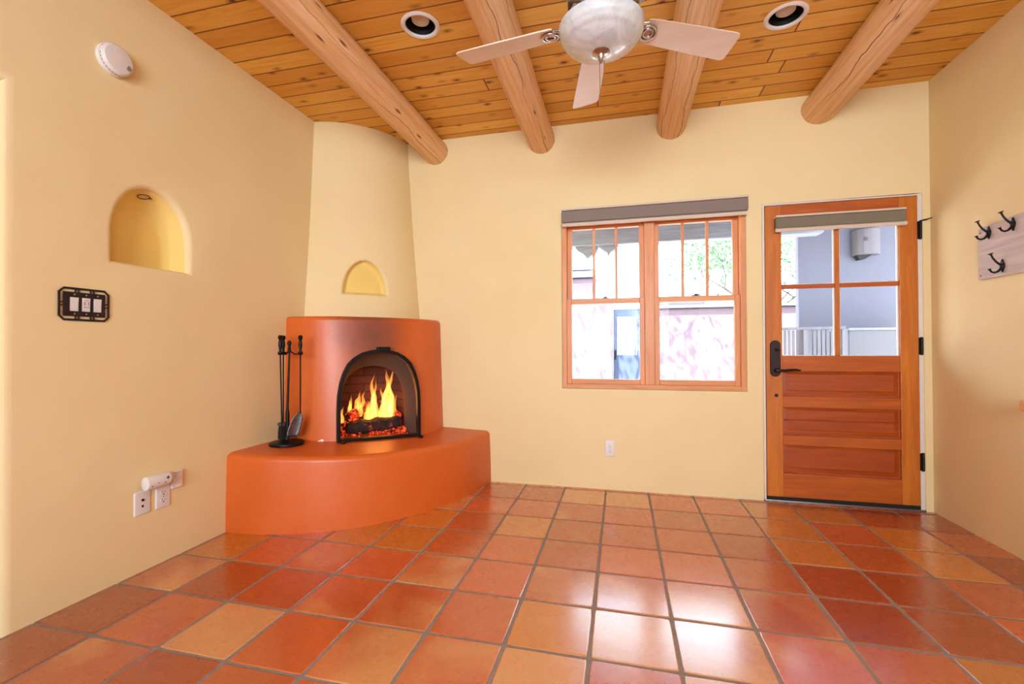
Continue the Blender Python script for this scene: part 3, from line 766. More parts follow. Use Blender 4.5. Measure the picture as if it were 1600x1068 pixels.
def flame(s, d, z0, H, w, seed, lean=0, parent=None):
    mb = MB(); rings = []; N = 30; n = 12
    for k in range(N+1):
        t = k/N
        r = w*(.25+.75*math.sin(math.pi*min(1, (t+.08)*1.25)**.8) if t < .72 else 1)*(1-t)**.75
        r = w*max(.02, ((t+.12)**.5)*(1-t)**1.1*1.7)
        cs = s+lean*t*H+.035*H*3*mnoise.noise(Vector((seed*3.1, t*2.6, 0)))*t*1.6; cd = d+.05*mnoise.noise(Vector((seed*5.7, t*3, 4)))
        ring = []
        for q in range(n):
            a = 2*math.pi*q/n; k2 = 1+.35*mnoise.noise(Vector((math.cos(a)+seed, math.sin(a), t*5)))
            ring.append(F(cs+r*k2*math.cos(a), cd+r*.8*k2*math.sin(a), z0+H*t))
        rings.append(ring)
    mb.loft(rings, True, True, True); mb.build('flame', FM, parent, angle=180)
FL = [(-.15, .56, .56, .17, .022, 21, .1), (-.07, .58, .56, .20, .026, 22, -.06), (.06, .55, .53, .24, .030, 23, -.1), (.155, .56, .54, .42, .024, 24, .04),
      (.045, .56, .53, .36, .030, 1, -.10), (.02, .53, .54, .30, .026, 2, .12), (.12, .56, .52, .40, .034, 3, .05), (.16, .54, .53, .36, .030, 4, -.06),
      (.085, .58, .52, .26, .036, 5, .05), (.135, .59, .52, .22, .042, 6, 0), (-.005, .59, .53, .15, .040, 7, -.05), (-.10, .56, .60, .13, .024, 8, .15),
      (-.135, .54, .60, .10, .020, 9, -.1), (-.06, .55, .58, .18, .022, 10, .1), (-.205, .57, .52, .13, .026, 11, 0), (.17, .57, .52, .28, .026, 12, -.02),
      (.19, .55, .52, .20, .022, 13, .05), (.10, .54, .55, .38, .018, 14, .08), (-.04, .60, .53, .11, .03, 15, .2)]
for a in FL: flame(*a, parent=fire)
lamp('fire_glow', 'POINT', F(.06, .57, .70), (0, 0, 0), 1.3, (1, .45, .14), shadow_soft_size=.08)

# ================================================================== FIREPLACE TOOLS
TB = Vector((-2.118, 2.490, .4553)); ty0 = TB.y
st = empty('tool_stand', TB, label='black iron fireplace tool stand on a round base on the orange hearth', cat='tool stand')
mb = MB(); mb.lathe([(.104, 0), (.106, .006), (.104, .014), (.090, .019), (.030, .024), (.016, .032), (.012, .05)], TB, 48); mb.build('base', M['black'], st)
HK = .590  # hook height above base
mb = MB(); b = TB+Vector((.004, 0, .045))
mb.tube([tuple(b), tuple(b+Vector((0, 0, .15))), tuple(b+Vector((0, 0, .20))), tuple(TB+Vector((.018, 0, HK+.01)))], [.011, .013, .008, .006], 12)
mb.lathe([(.006, HK+.005), (.011, HK+.02), (.008, HK+.05), (.012, HK+.06), (.013, HK+.072), (.008, HK+.082), (0, HK+.085)], (TB.x+.018, TB.y, TB.z), 16)
mb.build('pole', M['black'], st)
T = {'brush': (-.047, .022), 'poker': (-.008, -.050), 'shovel': (.092, .012)}
mb = MB(); c = TB+Vector((.018, 0, HK+.018))
for k, (dx, dy) in T.items():
    e = TB+Vector((dx, dy, HK)); mid = c.lerp(e, .5)-Vector((0, 0, .02))
    mb.tube([tuple(c), tuple(mid+Vector((0, 0, .006))), tuple(e+Vector((0, 0, -.004)))], .0045, 8)
    r = .012; mb.tube([tuple(e+Vector((r*math.cos(a), r*math.sin(a), -.004))) for a in [2*math.pi*i/14 for i in range(15)]], .004, 8)
mb.build('hook_arm', M['black'], st)
def tool(name, key, label, cat):
    dx, dy = T[key]; o = TB+Vector((dx, dy, 0)); r = empty(name, o+Vector((0, 0, .03)), label=label, cat=cat, group='fireplace tools hanging on the stand')
    mb = MB(); zz = HK
    mb.lathe([(.005, zz-.01), (.016, zz+.004), (.016, zz+.010), (.008, zz+.014), (.008, zz+.03), (.012, zz+.05), (.011, zz+.075), (.008, zz+.088), (.013, zz+.096), (.015, zz+.106), (.010, zz+.117), (0, zz+.120)], o, 18)
    mb.build('handle', M['black'], r); return r, o
r, o = tool('hearth_brush', 'brush', 'black hearth brush with dark bristles hanging nearest the yellow wall', 'brush')
MB().tube([tuple(o+Vector((0, 0, .13))), tuple(o+Vector((0, 0, HK)))], .0045, 10).build('rod', M['black'], r)
MB().lathe([(.012, .115), (.034, .118), (.036, .130), (.030, .136), (.006, .142)], o, 24).build('collar', M['steel'], r)
MB().lathe([(.026, .026), (.033, .036), (.031, .08), (.027, .116)], o, 24).build('bristles', M['bristle'], r)
r, o = tool('hearth_poker', 'poker', 'straight black poker hanging beside the stand pole', 'poker')
MB().tube([tuple(o+Vector((0, 0, HK))), tuple(o+Vector((.006, .006, .18))), tuple(o+Vector((.008, .008, .075))), tuple(o+Vector((.004, .004, .05)))], [.0045, .0045, .006, .002], 10).build('rod', M['black'], r)
r, o = tool('hearth_shovel', 'shovel', 'black handled shovel with a worn grey blade nearest the fire', 'shovel')
MB().tube([tuple(o+Vector((0, 0, .20))), tuple(o+Vector((0, 0, HK)))], .0045, 10).build('rod', M['black'], r)
mb = MB(); rings = []
for k in range(11):
    t = k/10; w = [.004, .014, .026, .032, .035, .037, .038, .038, .037, .034, .030][k]
    c = o+Vector((-.004-.042*t, -.02*t, .215-.165*t)); row = []
    for q in range(9):
        u = -1+q/4; row.append(tuple(c+Vector((u*w*.62, u*w*.75, 0))+Vector((.35, -.6, 0))*(.012*u*u*min(1, t*3))))
    rings.append(row)
mb.loft(rings, closed=False); sv = mb.build('shovel_blade', M['steel'], r); sm = sv.modifiers.new('t', 'SOLIDIFY'); sm.thickness = .002

# ================================================================== CEILING FAN
FC = Vector((-.071, 1.855, 0)); ZB = 2.412
fan = empty('ceiling_fan', (FC.x, FC.y, ZC), label='ceiling fan with pale blades and a frosted glass bowl light', cat='ceiling fan')
M['vent'] = plain('white_vented_metal', srgb(215, 215, 212), .35, .3)
M['gun'] = plain('dark_pewter', srgb(90, 84, 78), .35, .9)
mb = MB(); mb.lathe([(.07, ZC-.001), (.07, ZC-.03), (.05, ZC-.055), (.013, ZC-.06), (.013, 2.60), (.05, 2.592), (.10, 2.575)], (FC.x, FC.y, 0), 40); mb.build('downrod', M['gun'], fan)
mb = MB(); mb.lathe([(.10, 2.575), (.128, 2.56), (.134, 2.53), (.134, 2.47), (.126, 2.455)], (FC.x, FC.y, 0), 56, cap=False); mb.build('motor_housing', M['gun'], fan)
mb = MB(); mb.lathe([(.126, 2.455), (.105, 2.440), (.085, 2.430), (.072, 2.400)], (FC.x, FC.y, 0), 56); vp = mb.build('motor_plate', M['vent'], fan)
mb = MB()
for k in range(18):
    a = 2*math.pi*k/18; c, s = math.cos(a), math.sin(a); pp = []
    for r, w in ((.090, .004), (.118, .007)):
        for sg in (-1, 1):
            z = 2.4325+(r-.085)*.56-.0018; pp.append((FC.x+r*c-sg*w*s, FC.y+r*s+sg*w*c, z))
    mb.add(pp, [(0, 1, 3, 2)]); mb.build('vent_slot', M['dark_slot'], vp, smooth=False); mb = MB()
mb = MB(); mb.lathe([(.072, 2.400), (.10, 2.398), (.125, 2.392), (.150, 2.386)], (FC.x, FC.y, 0), 56); mb.build('light_fitter', M['nickel'], fan)
mb = MB(); prof = []
for k in range(17):
    t = k/16; prof.append((.012+.158*math.sin(t*math.pi/2)**.9, 2.386-.100*math.cos(t*math.pi/2)**1.15-(.006 if t > .62 else 0)-(.005 if t > .8 else 0)))
prof += [(.172, 2.388), (.166, 2.390)]
mb.lathe(prof, (FC.x, FC.y, 0), 64, cap=False); mb.build('glass_bowl', M['alabaster'], fan, angle=80)
mb = MB(); mb.lathe([(.034, 2.290), (.036, 2.284), (.026, 2.277), (.014, 2.274), (.010, 2.262), (.013, 2.258), (.010, 2.252), (.004, 2.248), (.005, 2.243), (0, 2.240)], (FC.x, FC.y, 0), 32); mb.build('finial', M['nickel'], fan)
for dx, dy, z1 in ((.012, -.004, 2.158), (-.006, .006, 2.105)):
    mb = MB(); mb.tube([(FC.x+dx, FC.y+dy, 2.268), (FC.x+dx, FC.y+dy, z1+.012)], .0014, 6); mb.lathe([(.0015, z1+.014), (.0032, z1+.009), (.0032, z1+.003), (0, z1)], (FC.x+dx, FC.y+dy, 0), 10); mb.build('pull_chain', M['nickel'], fan)
for k in range(5):
    a = math.radians(28.3+72*k); R3 = Matrix.Rotation(a, 3, 'Z'); P3 = Matrix.Rotation(math.radians(-12), 3, 'X')
    def bl(x, y, z): v = R3 @ (P3 @ Vector((0, y, z))+Vector((x, 0, 0))); return (FC.x+v.x, FC.y+v.y, ZB+v.z)
    out = [(.195, -.050), (.205, -.056)]
    out += [(.24, -.059), (.45, -.067), (.60, -.071), (.618, -.069), (.628, -.058), (.640, .052), (.636, .064), (.622, .070), (.45, .066), (.24, .058), (.205, .055), (.195, .049)]
    mb = MB(); n = len(out); mb.add([bl(x, y, -.003) for x, y in out]+[bl(x, y, .003) for x, y in out], [tuple(range(n)), tuple(range(2*n-1, n-1, -1))]+[(i, (i+1) % n, n+(i+1) % n, n+i) for i in range(n)])
    bo = mb.build('blade', M['blade'], fan, bevel=.001)
    mb = MB(); pts = [(.09, 0, .03), (.13, 0, .012), (.17, 0, -.006), (.195, 0, -.008)]
    for sg in (-1, 1): mb.tube([bl(x, y+sg*(.010+.012*i), z) for i, (x, y, z) in enumerate(pts)], .006, 8)
    for cy_, rr_ in ((0, .034), (.0, .020)):
        mb.tube([bl(.215+rr_*math.cos(q), cy_+rr_*math.sin(q), -.008) for q in [2*math.pi*i/24 for i in range(25)]], .0055, 8)
    mb.lathe([(0, 0)], (0, 0, 0), 3) if False else None
    for sy in (-.02, .02): mb.add([bl(.225+.006*math.cos(q), sy+.006*math.sin(q), -.013) for q in [2*math.pi*i/10 for i in range(10)]], [tuple(range(10))])
    mb.build('blade_bracket', M['nickel'], fan, angle=60)

# ================================================================== RECESSED LIGHTS
for (cx, cy), lab in zip(CANS, ('round recessed ceiling light between the first two log beams above the fireplace side', 'round recessed ceiling light between the log beams on the door side')):
    r = empty('recessed_light', (cx, cy, ZC), label=lab, cat='ceiling light', group='recessed ceiling lights')
    mb = MB(); mb.lathe([(CR-.004, ZC+.004), (CR-.002, ZC-.006), (CR+.008, ZC-.009), (CR+.020, ZC-.003), (CR+.020, ZC+.0005)], (cx, cy, 0), 48, cap=False); mb.build('trim_ring', M['white'], r)
    mb = MB(); prof = []
    for k in range(13): prof.append((CR-.003-.012*k/12+.0018*(k % 2), ZC+.004+.10*k/12))
    prof += [(.0, ZC+.105)]
    mb.lathe(prof, (cx, cy, 0), 48, cap=False); mb.build('black_baffle', plain('black_baffle', srgb(16, 14, 14), .5), r)
    mb = MB(); mb.lathe([(0, ZC+.012), (.030, ZC+.015), (.046, ZC+.026), (.050, ZC+.045), (.036, ZC+.098)], (cx, cy, 0), 36, cap=False); mb.build('bulb', plain('frosted_bulb', srgb(205, 190, 172), .4, var=.03), r)

# ================================================================== LEFT WALL THINGS
r = empty('smoke_detector', LW(1.556, 2.34, 0), label='round white smoke detector high on the yellow wall above the niche', cat='smoke detector')
cx_, cz_ = 1.556, 2.408
mb = MB(); mb.lathe([(.070, 0.0005), (.071, .012), (.069, .018)], (XL, cx_, cz_), 48, axis=0); mb.build('base', M['white'], r)
mb = MB(); mb.lathe([(.066, .018), (.068, .022), (.067, .032), (.058, .041), (.03, .045), (0, .046)], (XL, cx_, cz_), 48, axis=0); cov = mb.build('cover', M['white'], r)
mb = MB(LW); mb.lathe([(.0125, .0405), (.0125, .0438), (0, .0442)], (cx_+.040, cz_-.018, 0), 20); mb.build('sounder_grille', plain('grey_grille', srgb(140, 132, 130), .7), cov)
mb = MB(LW); mb.lathe([(.009, .043), (.009, .0462), (0, .0466)], (cx_-.012, cz_+.035, 0), 20); mb.build('test_button', M['white'], cov)
SG = plain('shadow_grey', srgb(120, 110, 108), .8); mb = MB()
for k in range(30):
    a = 2*math.pi*k/30
    if 14 < k < 26 or k % 3 == 0:
        a2 = a+.13; mb.tube([(XL+.0255, cx_+.0665*math.cos(q), cz_+.0665*math.sin(q)) for q in (a, (a+a2)/2, a2)], .0022, 6); mb.build('vent_slot', SG, cov); mb = MB()

# small puck light ring in the niche top
mb = MB(); cy_, cz_ = 1.735, 1.842
pts = [(XL-.052+.020*math.cos(q), cy_+.026*math.sin(q), cz_+.006*math.cos(q)) for q in [2*math.pi*i/24 for i in range(25)]]
mb.tube(pts, .0022, 6); mb.tube([(XL-.052, cy_+.030, cz_), (XL-.050, cy_+.038, cz_+.004)], .003, 6)
mb.build('wire_ring', plain('dark_brown_wire', srgb(74, 48, 18), .6), label='thin dark wire ring at the top inside the arched wall niche', cat='wire ring')

# three-gang switch plate with a cut-out dark metal cover
r = empty('light_switch', LW(1.447, 1.20, 0), label='three white rocker switches in an ornate dark metal plate under the wall niche', cat='light switch')
U0, U1, V0, V1 = 1.352, 1.544, 1.203, 1.345
def cham(u0, u1, v0, v1, c): return [(u0+c, v0), (u1-c, v0), (u1, v0+c), (u1, v1-c), (u1-c, v1), (u0+c, v1), (u0, v1-c), (u0, v0+c)]
mb = MB(LW); o_, i_ = cham(U0, U1, V0, V1, .020), cham(U0+.008, U1-.008, V0+.009, V1-.009, .013)
mb.loft([[(u, v, w) for u, v in P] for P, w in ((i_, .003), (o_, .003), (o_, .007), (i_, .007), (i_, .003))])
ins = .0185
def frame_box(mb, u0, u1, v0, v1, w0, w1): mb.box(u0, u1, v0, v1, w0, w1)
iu0, iu1, iv0, iv1 = U0+ins, U1-ins, V0+ins+.001, V1-ins-.001
for uu in (U0+.068, U1-.068):
    for vv in ((V0+.006, iv0+.003), (iv1-.003, V1-.006)):
        for d in (-.006, .006): mb.box(uu+d-.0028, uu+d+.0028, vv[0], vv[1], .003, .007)
vc = (V0+V1)/2
for uu in ((U0+.006, iu0+.003), (iu1-.003, U1-.006)):
    for d in (-.007, .007): mb.box(uu[0], uu[1], vc+d-.0028, vc+d+.0028, .003, .007)
gw = (iu1-iu0)/3; sw_ = []
us = [iu0+.016]
xs = [iu0]
opens = [(U0+.040+.0435*k, U0+.040+.0435*k+.033) for k in range(3)]
ov0, ov1 = vc-.030, vc+.030
mb.box(iu0, iu1, iv0, ov0, .002, .008).box(iu0, iu1, ov1, iv1, .002, .008)
prev = iu0
for a, b in opens+[(iu1, None)]:
    mb.box(prev, a, ov0, ov1, .002, .008); prev = b
mb.build('cover_plate', M['bronze'], r, bevel=.0008)
for k, (a, b) in enumerate(opens):
    mb = MB(LW); mb.box(a, b, ov0, ov1, .001, .0055)
    mb.prism([(ov0+.002, .0055), (vc, .0085), (ov1-.002, .0105), (ov1-.002, .0055)], a+.002, b-.002, lambda v, w, u: (u, v, w))
    rk = mb.build('rocker', M['white'], r, bevel=.0006)
    if k == 1:
        mb = MB(LW); mb.box(a+.008, a+.0095, vc-.003, vc+.012, .009, .0112).box(b-.0105, b-.009, vc-.003, vc+.012, .009, .0112).box(a+.007, b-.004, vc-.012, vc-.0095, .006, .0086).box(a+.009, b-.008, vc+.018, vc+.0195, .0095, .0112)
        mb.build('switch_marks', plain('grey_mark', srgb(135, 125, 128), .6), rk)
for a, b in opens:
    for v in (ov0-.011, ov1+.011): MB(LW).lathe([(.0032, .008), (.0032, .0092), (0, .0096)], ((a+b)/2, v, 0), 12).build('screw', M['nickel'], r)

def plate(name, label, cat, map_, u0, u1, v0, v1, style, group):
    r = empty(name, map_((u0+u1)/2, v0, 0), label=label, cat=cat, group=group)
    mb = MB(map_); rings = []
    for e, w in ((0, .0005), (.0, .003), (.003, .006), (.006, .0068)):
        rings.append([(u, v, w) for u, v in cham(u0+e, u1-e, v0+e, v1-e, .003)])
    mb.loft(rings, True, True, True); mb.build('cover_plate', M['white'], r, angle=25)
    cu, cv = (u0+u1)/2, (v0+v1)/2
    if style == 'duplex':
        for dv in (-.0195, .0195):
            mb = MB(map_); mb.prism([(cu+.016*math.cos(q)*(1.02), cv+dv+.0145*math.copysign(abs(math.sin(q))**.6, math.sin(q))) for q in [2*math.pi*i/24 for i in range(24)]], .006, .0082)
            rc = mb.build('receptacle', M['white'], r, bevel=.0006)
            mb = MB(map_); mb.box(cu-.0075, cu-.0055, cv+dv-.001, cv+dv+.008, .0082, .0086).box(cu+.0055, cu+.0075, cv+dv-.001, cv+dv+.007, .0082, .0086)
            mb.lathe([(.0032, .0082), (.0032, .0087), (0, .0087)], (cu, cv+dv-.008, 0), 12); mb.build('slots', M['dark_slot'], rc, smooth=False)
        MB(map_).lathe([(.003, .0068), (.003, .0080), (0, .0083)], (cu, cv, 0), 12).build('screw', M['nickel'], r)
    else:
        mb = MB(map_); mb.lathe([(.0062, .0065), (.0062, .011), (.0035, .0112), (.0035, .008), (0, .008)], (cu-.001, cv+.014, 0), 14); mb.build('coax_jack', M['bronze'], r)
        mb = MB(map_); mb.box(cu-.005, cu+.004, cv-.022, cv-.010, .0066, .0076); mb.build('phone_jack', M['dark_slot'], r)
plate('wall_outlet', 'white duplex outlet under the window on the back wall', 'outlet', BW, -.1215, -.0495, .251, .371, 'duplex', 'white wall plates')
plate('cable_jack_plate', 'white cable jack plate low on the yellow wall, farthest from the fireplace', 'wall plate', LW, 1.655, 1.731, .276, .392, 'jack', 'white wall plates')
plate('wall_outlet', 'white duplex outlet on the yellow wall directly under the white cylindrical plug', 'outlet', LW, 1.757, 1.831, .276, .392, 'duplex', 'white wall plates')
# cylindrical plug-in device
r = empty('plug_in_sensor', LW(1.735, .40, .03), label='white cylindrical plug-in device with plus mark above the two wall plates', cat='plug-in device')
mb = MB(LW); sec = [(.428+.034*math.cos(q), .036+.026*math.sin(q)) for q in [2*math.pi*i/28 for i in range(28)]]
mb.loft([[(u, .428+(v-.428)*k, .036+(w-.036)*k) for v, w in sec] for u, k in ((1.680, .90), (1.682, .97), (1.686, 1), (1.790, 1), (1.796, .96), (1.799, .85))], True, True, True)
mb.box(1.70, 1.77, .405, .45, .001, .02)
mb.build('body', M['white'], r, angle=50)
mb = MB(LW); mb.box(1.772, 1.776, .430, .446, .0608, .0622).box(1.766, 1.782, .436, .440, .0608, .0622); mb.build('plus_mark', M['dark_slot'], r, smooth=False)
for u, v in ((1.727, .424), (1.697, .416), (1.762, .418)): MB(LW).lathe([(.0024, .058), (.0024, .0628), (0, .063)], (u, v, 0), 8).build('indicator_dot', M['dark_slot'], r)
r = empty('adapter_box', LW(1.862, .355, 0), label='small white rectangular adapter beside the cylindrical plug, nearest the fireplace', cat='adapter')
mb = MB(LW); mb.box(1.832, 1.890, .357, .446, .0005, .016); bb = mb.build('body', M['white'], r, bevel=.004, seg=3)
mb = MB(LW); mb.box(1.838, 1.878, .436, .4375, .0155, .0166).box(1.842, 1.858, .4235, .425, .0155, .0166).box(1.846, 1.851, .413, .416, .0155, .0168); mb.build('marks', plain('brown_mark', srgb(120, 92, 88), .7), bb, smooth=False)

# ================================================================== RIGHT WALL THINGS
r = empty('coat_rack_board', RW(2.80, 1.44, 0), label='weathered pinkish board fixed on the wall beside the door, holding black hooks', cat='coat rack')
poly = [(3.041, 1.444), (3.042, 1.70), (3.036, 1.727), (3.0, 1.733), (2.93, 1.738), (2.86, 1.737), (2.80, 1.742), (2.70, 1.742), (2.60, 1.739), (2.50, 1.742), (2.34, 1.738), (2.34, 1.444), (2.6, 1.441), (2.85, 1.446)]
mb = MB(RW); mb.prism(poly, .0005, .021); mb.build('board', M['board'], r, bevel=.003)
for u, v in ((3.022, 1.702), (3.022, 1.466)): MB(RW).lathe([(.004, .021), (.004, .022), (0, .0225)], (u, v, 0), 12).build('screw', M['dark_slot'], r)
def hook(u, v, label):
    r = empty('coat_hook', RW(u, v-.035, .021), label=label, cat='coat hook', group='black iron hooks on the coat rack board')
    mb = MB(RW); pl = []
    for k in range(20):
        a = 2*math.pi*k/20; sc = 1+.14*math.cos(4*a); pl.append((u+.0135*sc*math.sin(a), v+.031*sc*math.cos(a)))
    mb.prism(pl, .0212, .027); mb.build('back_plate', M['black'], r, bevel=.0015)
    mb = MB(RW); P = [(u, v+.004, .026), (u, v+.010, .038), (u, v+.024, .052), (u, v+.042, .064), (u, v+.058, .071), (u, v+.064, .073)]
    mb.tube(P, [.007, .0055, .005, .0045, .0045, .007], 10); mb.lathe([(.0, 0)], (0, 0, 0), 3) if False else None
    mb.tube([(u, v+.062, .0725), (u, v+.067, .0745)], [.010, .011], 14)
    mb.build('upper_prong', M['black'], r)
    mb = MB(RW); P = [(u, v-.006, .026), (u, v-.018, .032), (u, v-.030, .044), (u, v-.035, .058), (u, v-.030, .071), (u, v-.019, .078), (u, v-.014, .080)]
    mb.tube(P, [.007, .006, .0055, .005, .0045, .005, .009], 10); mb.build('lower_prong', M['black'], r)
hook(2.960, 1.691, 'black iron coat hook on the board top row, nearest the door')
hook(2.805, 1.697, 'black iron coat hook on the board top row, farther from the door')
hook(2.874, 1.497, 'black iron coat hook alone in the lower row of the board')
mb = MB(RW); mb.box(1.75, 2.615, .775, .822, .0005, .142)
mb.build('wall_shelf', M['shelfwood'], bevel=.003, label='end of a light wooden shelf low on the wall at the picture edge', cat='shelf')

# ================================================================== OUTSIDE
M['pink'] = plaster('pink_stucco', srgb(112, 94, 102), .9, .3)
M['mauve'] = plaster('grey_mauve_stucco', srgb(116, 112, 124), .9, .3)
M['concrete'] = plaster('pale_patio', srgb(232, 228, 224), .9, .2)
M['greywood'] = wood('grey_weathered_wood', srgb(176, 178, 186), srgb(140, 142, 152), 'z', rough=.8, coat=0, bump=.2)
M['greywood_x'] = wood('grey_beam_wood', srgb(150, 150, 160), srgb(112, 112, 124), 'x', rough=.8, coat=0, bump=.2)
M['whitewood'] = wood('whitewashed_wood', srgb(142, 138, 146), srgb(118, 114, 124), 'z', rough=.8, coat=0, bump=.2)
M['leaf'] = plain('spring_leaf', srgb(92, 142, 84), .6, var=.25, scale=6)
M['bark'] = plain('bark', srgb(120, 104, 96), .9, var=.3, scale=20, bump=.6)
MB().box(-14, 16, YB+.262, 30, -.12, -.02).build('ground_patio', M['concrete'], kind='structure')
# porch roof: boards on a beam with carved corbels
mb = MB()
for k in range(9): y0 = YB+.262+k*.15; mb.box(-5, 4.5, y0, y0+.146, 2.40, 2.43)
mb.box(-5, 4.5, YB+.262, 5.08, 2.432, 2.62)
mb.box(1.5, 5.2, 5.082, 5.598, 2.40, 2.62)
mb.build('porch_roof', M['greywood_x'], kind='structure')
mb = MB(); mb.box(-5, 1.90, 4.86, 5.02, 2.165, 2.39); mb.build('porch_beam', M['greywood_x'], bevel=.01, label='grey timber beam carrying the porch roof outside the window', cat='beam')
for k, x in enumerate((-.345, -.135)):
    mb = MB(); mb.prism([(x-.13, 2.164), (x+.11, 2.164), (x+.10, 2.10), (x+.04, 2.06), (x+.0, 2.03), (x-.04, 2.08), (x-.11, 2.12)] if k == 0 else [(x-.09, 2.164), (x+.11, 2.164), (x+.07, 2.11), (x+.03, 2.085), (x+.012, 2.04), (x-.0, 2.085), (x-.04, 2.11)], 4.88, 5.00, lambda u, v, w: (u, w, v))
    mb.build('corbel', M['greywood_x'], label=('larger carved corbel under the porch beam, nearest the fireplace', 'smaller pointed corbel under the porch beam behind the middle pane')[k], cat='corbel', group='carved corbels under the porch beam')
# porch end wall with the wall lantern
mb = MB(); mb.box(1.93, 5.2, 5.60, 5.70, -.02, 3.1); mb.build('wall_porch', M['mauve'], bevel=.012, seg=3, kind='structure')
lan = empty('porch_wall_lantern', (2.56, 5.60, 2.04), label='pale boxy wall lantern on the stucco wall seen through the door glass', cat='wall lantern')
mb = MB(); sec = [(2.445, 0), (2.445, .06), (2.46, .11), (2.50, .145), (2.56, .155), (2.62, .145), (2.665, .11), (2.68, .06), (2.68, 0)]
mb.prism([(x, 5.599-w) for x, w in sec], 2.045, 2.315); mb.build('lantern_shade', plaster('ceramic', srgb(116, 106, 110), .6), lan, bevel=.004)
mb = MB(); mb.prism([(2.46, 2.045), (2.60, 2.045), (2.53, 2.0), (2.48, 1.995)], 5.50, 5.58, lambda u, v, w: (u, w, v)); mb.build('lantern_socket', M['dark_slot'], lan)
mb = MB()
for k in range(3): mb.box(2.495, 2.535, 5.4458-.003+.004, 5.452, 2.185+.014*k, 2.189+.014*k)
mb.build('lantern_slots', M['dark_slot'], lan)
# low slatted enclosure in front of that wall
fn = empty('low_slat_fence', (1.85, 5.0, -.02), label='low whitewashed fence of narrow vertical slats seen through the door glass', cat='fence')
A0, A1 = Vector((1.50, 5.10, 0)), Vector((2.085, 4.93, 0)); dd = (A1-A0).normalized(); nn = Vector((-dd.y, dd.x, 0))
def along(mb, t0, t1, w0, w1, z0, z1):
    L = (A1-A0).length; P = [A0+dd*(t*L)+nn*w for t, w in ((t0, w0), (t1, w0), (t1, w1), (t0, w1))]
    mb.add([(p.x, p.y, z) for z in (z0, z1) for p in P], [(3, 2, 1, 0), (4, 5, 6, 7), (0, 1, 5, 4), (1, 2, 6, 5), (2, 3, 7, 6), (3, 0, 4, 7)])
mb = MB()
for k in range(17): along(mb, k/17+.006, (k+1)/17-.010, -.01, .01, .02, 1.235)
mb.build('slat', M['whitewood'], fn)
mb = MB(); along(mb, -.02, 1.02, -.03, .03, 1.238, 1.265); mb.build('cap_rail', M['whitewood'], fn)
mb = MB(); along(mb, .46, .53, -.045, -.012, -.02, 1.237); along(mb, .97, 1.04, -.045, .03, -.02, 1.237); mb.build('post', M['whitewood'], fn)
cb = empty('garden_storage_cabinet', (2.55, 5.03, -.02), label='pale grey panelled storage unit standing against the stucco wall beyond the door', cat='storage cabinet')
MB().box(2.14, 2.98, 4.95, 5.35, -.02, 1.225).build('body', plaster('pale_grey_board', srgb(112, 108, 112), .9), cb)
MB().box(2.12, 3.0, 4.93, 5.37, 1.226, 1.25).build('lid', M['whitewood'], cb, bevel=.004)
# courtyard wall and gate
mb = MB(); mb.box(.36, 6.5, 8.5, 8.8, -.02, 1.76); mb.build('wall_courtyard', M['pink'], bevel=.04, seg=4, kind='structure')
mb = MB(); mb.box(-5.5, -.14, 8.3, 8.7, -.02, 1.88); mb.build('wall_garden', M['pink'], bevel=.05, seg=4, kind='structure')
mb = MB(); mb.box(.30, 6.5, 8.42, 8.9, 1.762, 1.80); mb.build('trim_courtyard', M['greywood_x'], kind='structure')
gt = empty('garden_gate', (.11, 8.5, -.02), label='blue-grey wooden garden gate with vertical spindles between the pink walls', cat='gate')
BG = wood('blue_grey_gate', srgb(66, 76, 100), srgb(50, 60, 84), 'z', rough=.8, coat=0)
mb = MB(); mb.box(-.135, -.06, 8.47, 8.53, -.01, 1.76).box(.28, .355, 8.47, 8.53, -.01, 1.76); mb.build('stile', BG, gt)
for a, b in ((-.01, .92), (1.62, 1.76)): MB().box(-.06, .28, 8.475, 8.525, a, b).build('rail', BG, gt)
for k in range(6): x = -.035+.058*k; MB().box(x-.010, x+.010, 8.485, 8.515, .92, 1.62).build('spindle', BG, gt)
MB().lathe([(.03, 8.44), (.034, 8.455), (.02, 8.47)], (0, 0, 0), 14, axis=1).v and None
mb = MB(); mb.tube([(-.095, 8.46, 1.0), (-.095, 8.43, .98), (-.095, 8.43, .86), (-.095, 8.46, .84)], .012, 8); mb.build('gate_handle', M['black'], gt)
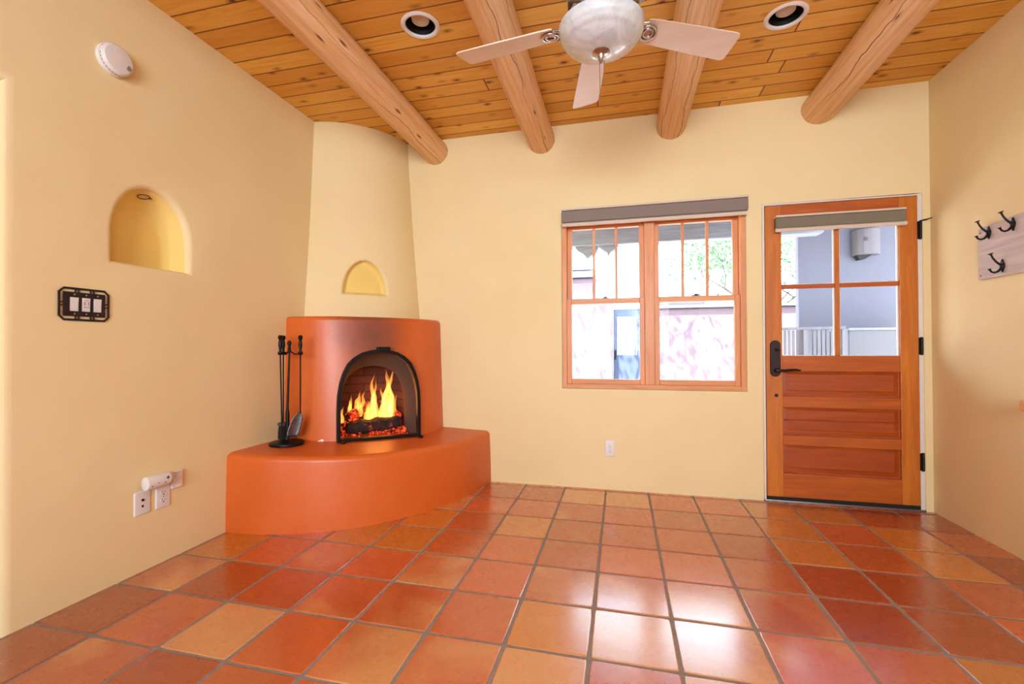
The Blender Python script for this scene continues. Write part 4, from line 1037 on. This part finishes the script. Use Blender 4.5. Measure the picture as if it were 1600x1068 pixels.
# neighbouring adobe house beyond the wall
hs = empty('adobe_house', (-2.5, 15, -.02), label='distant adobe house with stepped roof edges seen through the window', cat='house')
MB().box(-6, -.75, 14, 18, -.02, 3.2).build('house_wall', M['pink'], hs, bevel=.08, seg=3)
mb = MB(); mb.box(-6.3, -.55, 13.7, 18, 3.22, 3.36).box(-6.3, -.85, 13.8, 18, 3.42, 3.52); mb.build('roof_edge', M['greywood_x'], hs)
h2 = empty('gabled_shed', (1.45, 14, -.02), label='small blue-grey gabled roof peeking over the courtyard wall', cat='shed')
MB().box(.75, 2.4, 14, 16, -.02, 2.35).build('shed_wall', M['mauve'], h2)
MB().prism([(.6, 2.35), (2.6, 2.35), (1.5, 2.95)], 13.8, 16, lambda u, v, w: (u, w, v)).build('shed_roof', M['greywood_x'], h2)
# trees
def tree(base, H, crown, nleaf, seed, label, spread=1.0, lsize=.05, trunk_r=.07):
    r = empty('leafy_tree', base, label=label, cat='tree', group='courtyard trees'); rnd = random.Random(seed); B = Vector(base)
    mb = MB(); tips = []
    def br(p, d, L, rad, lev):
        pts = [p]; q = p.copy(); dv = d.copy()
        for k in range(5):
            dv = (dv+Vector((rnd.uniform(-.25, .25), rnd.uniform(-.25, .25), rnd.uniform(-.08, .12)))).normalized(); q = q+dv*L/5; pts.append(q.copy())
        mb.tube([tuple(x) for x in pts], [rad*(1-.13*i) for i in range(6)], 6)
        if lev == 0: tips.extend(pts[2:]); return
        for k in range(3+(lev > 1)):
            a = rnd.uniform(0, 6.28); nd = (dv*.6+Vector((math.cos(a), math.sin(a), rnd.uniform(-.05, .5)))*.8*spread).normalized()
            br(pts[rnd.randint(3, 5)], nd, L*.68, rad*.5, lev-1)
    br(B, Vector((0, 0, 1)), H, trunk_r, 3)
    mb.build('trunk', M['bark'], r)
    mb = MB()
    for k in range(nleaf):
        c = rnd.choice(tips)+Vector([rnd.gauss(0, crown) for _ in range(3)]); s = lsize*rnd.uniform(.6, 1.3)
        a = Vector([rnd.uniform(-1, 1) for _ in range(3)]).normalized(); b = a.cross(Vector([rnd.uniform(-1, 1) for _ in range(3)])).normalized()
        mb.add([tuple(c-a*s), tuple(c+b*s*.45), tuple(c+a*s), tuple(c-b*s*.45)], [(0, 1, 2, 3)])
    mb.build('foliage', M['leaf'], r, smooth=False)
tree((3.1, 10.6, -.02), 2.0, .22, 3600, 4, 'light green leafy tree rising behind the courtyard wall', 1.0, .055)
tree((-1.9, 7.5, -.02), 3.0, .24, 3000, 11, 'shade tree growing in the yard and dappling the pink wall', 1.25, .07, .09)
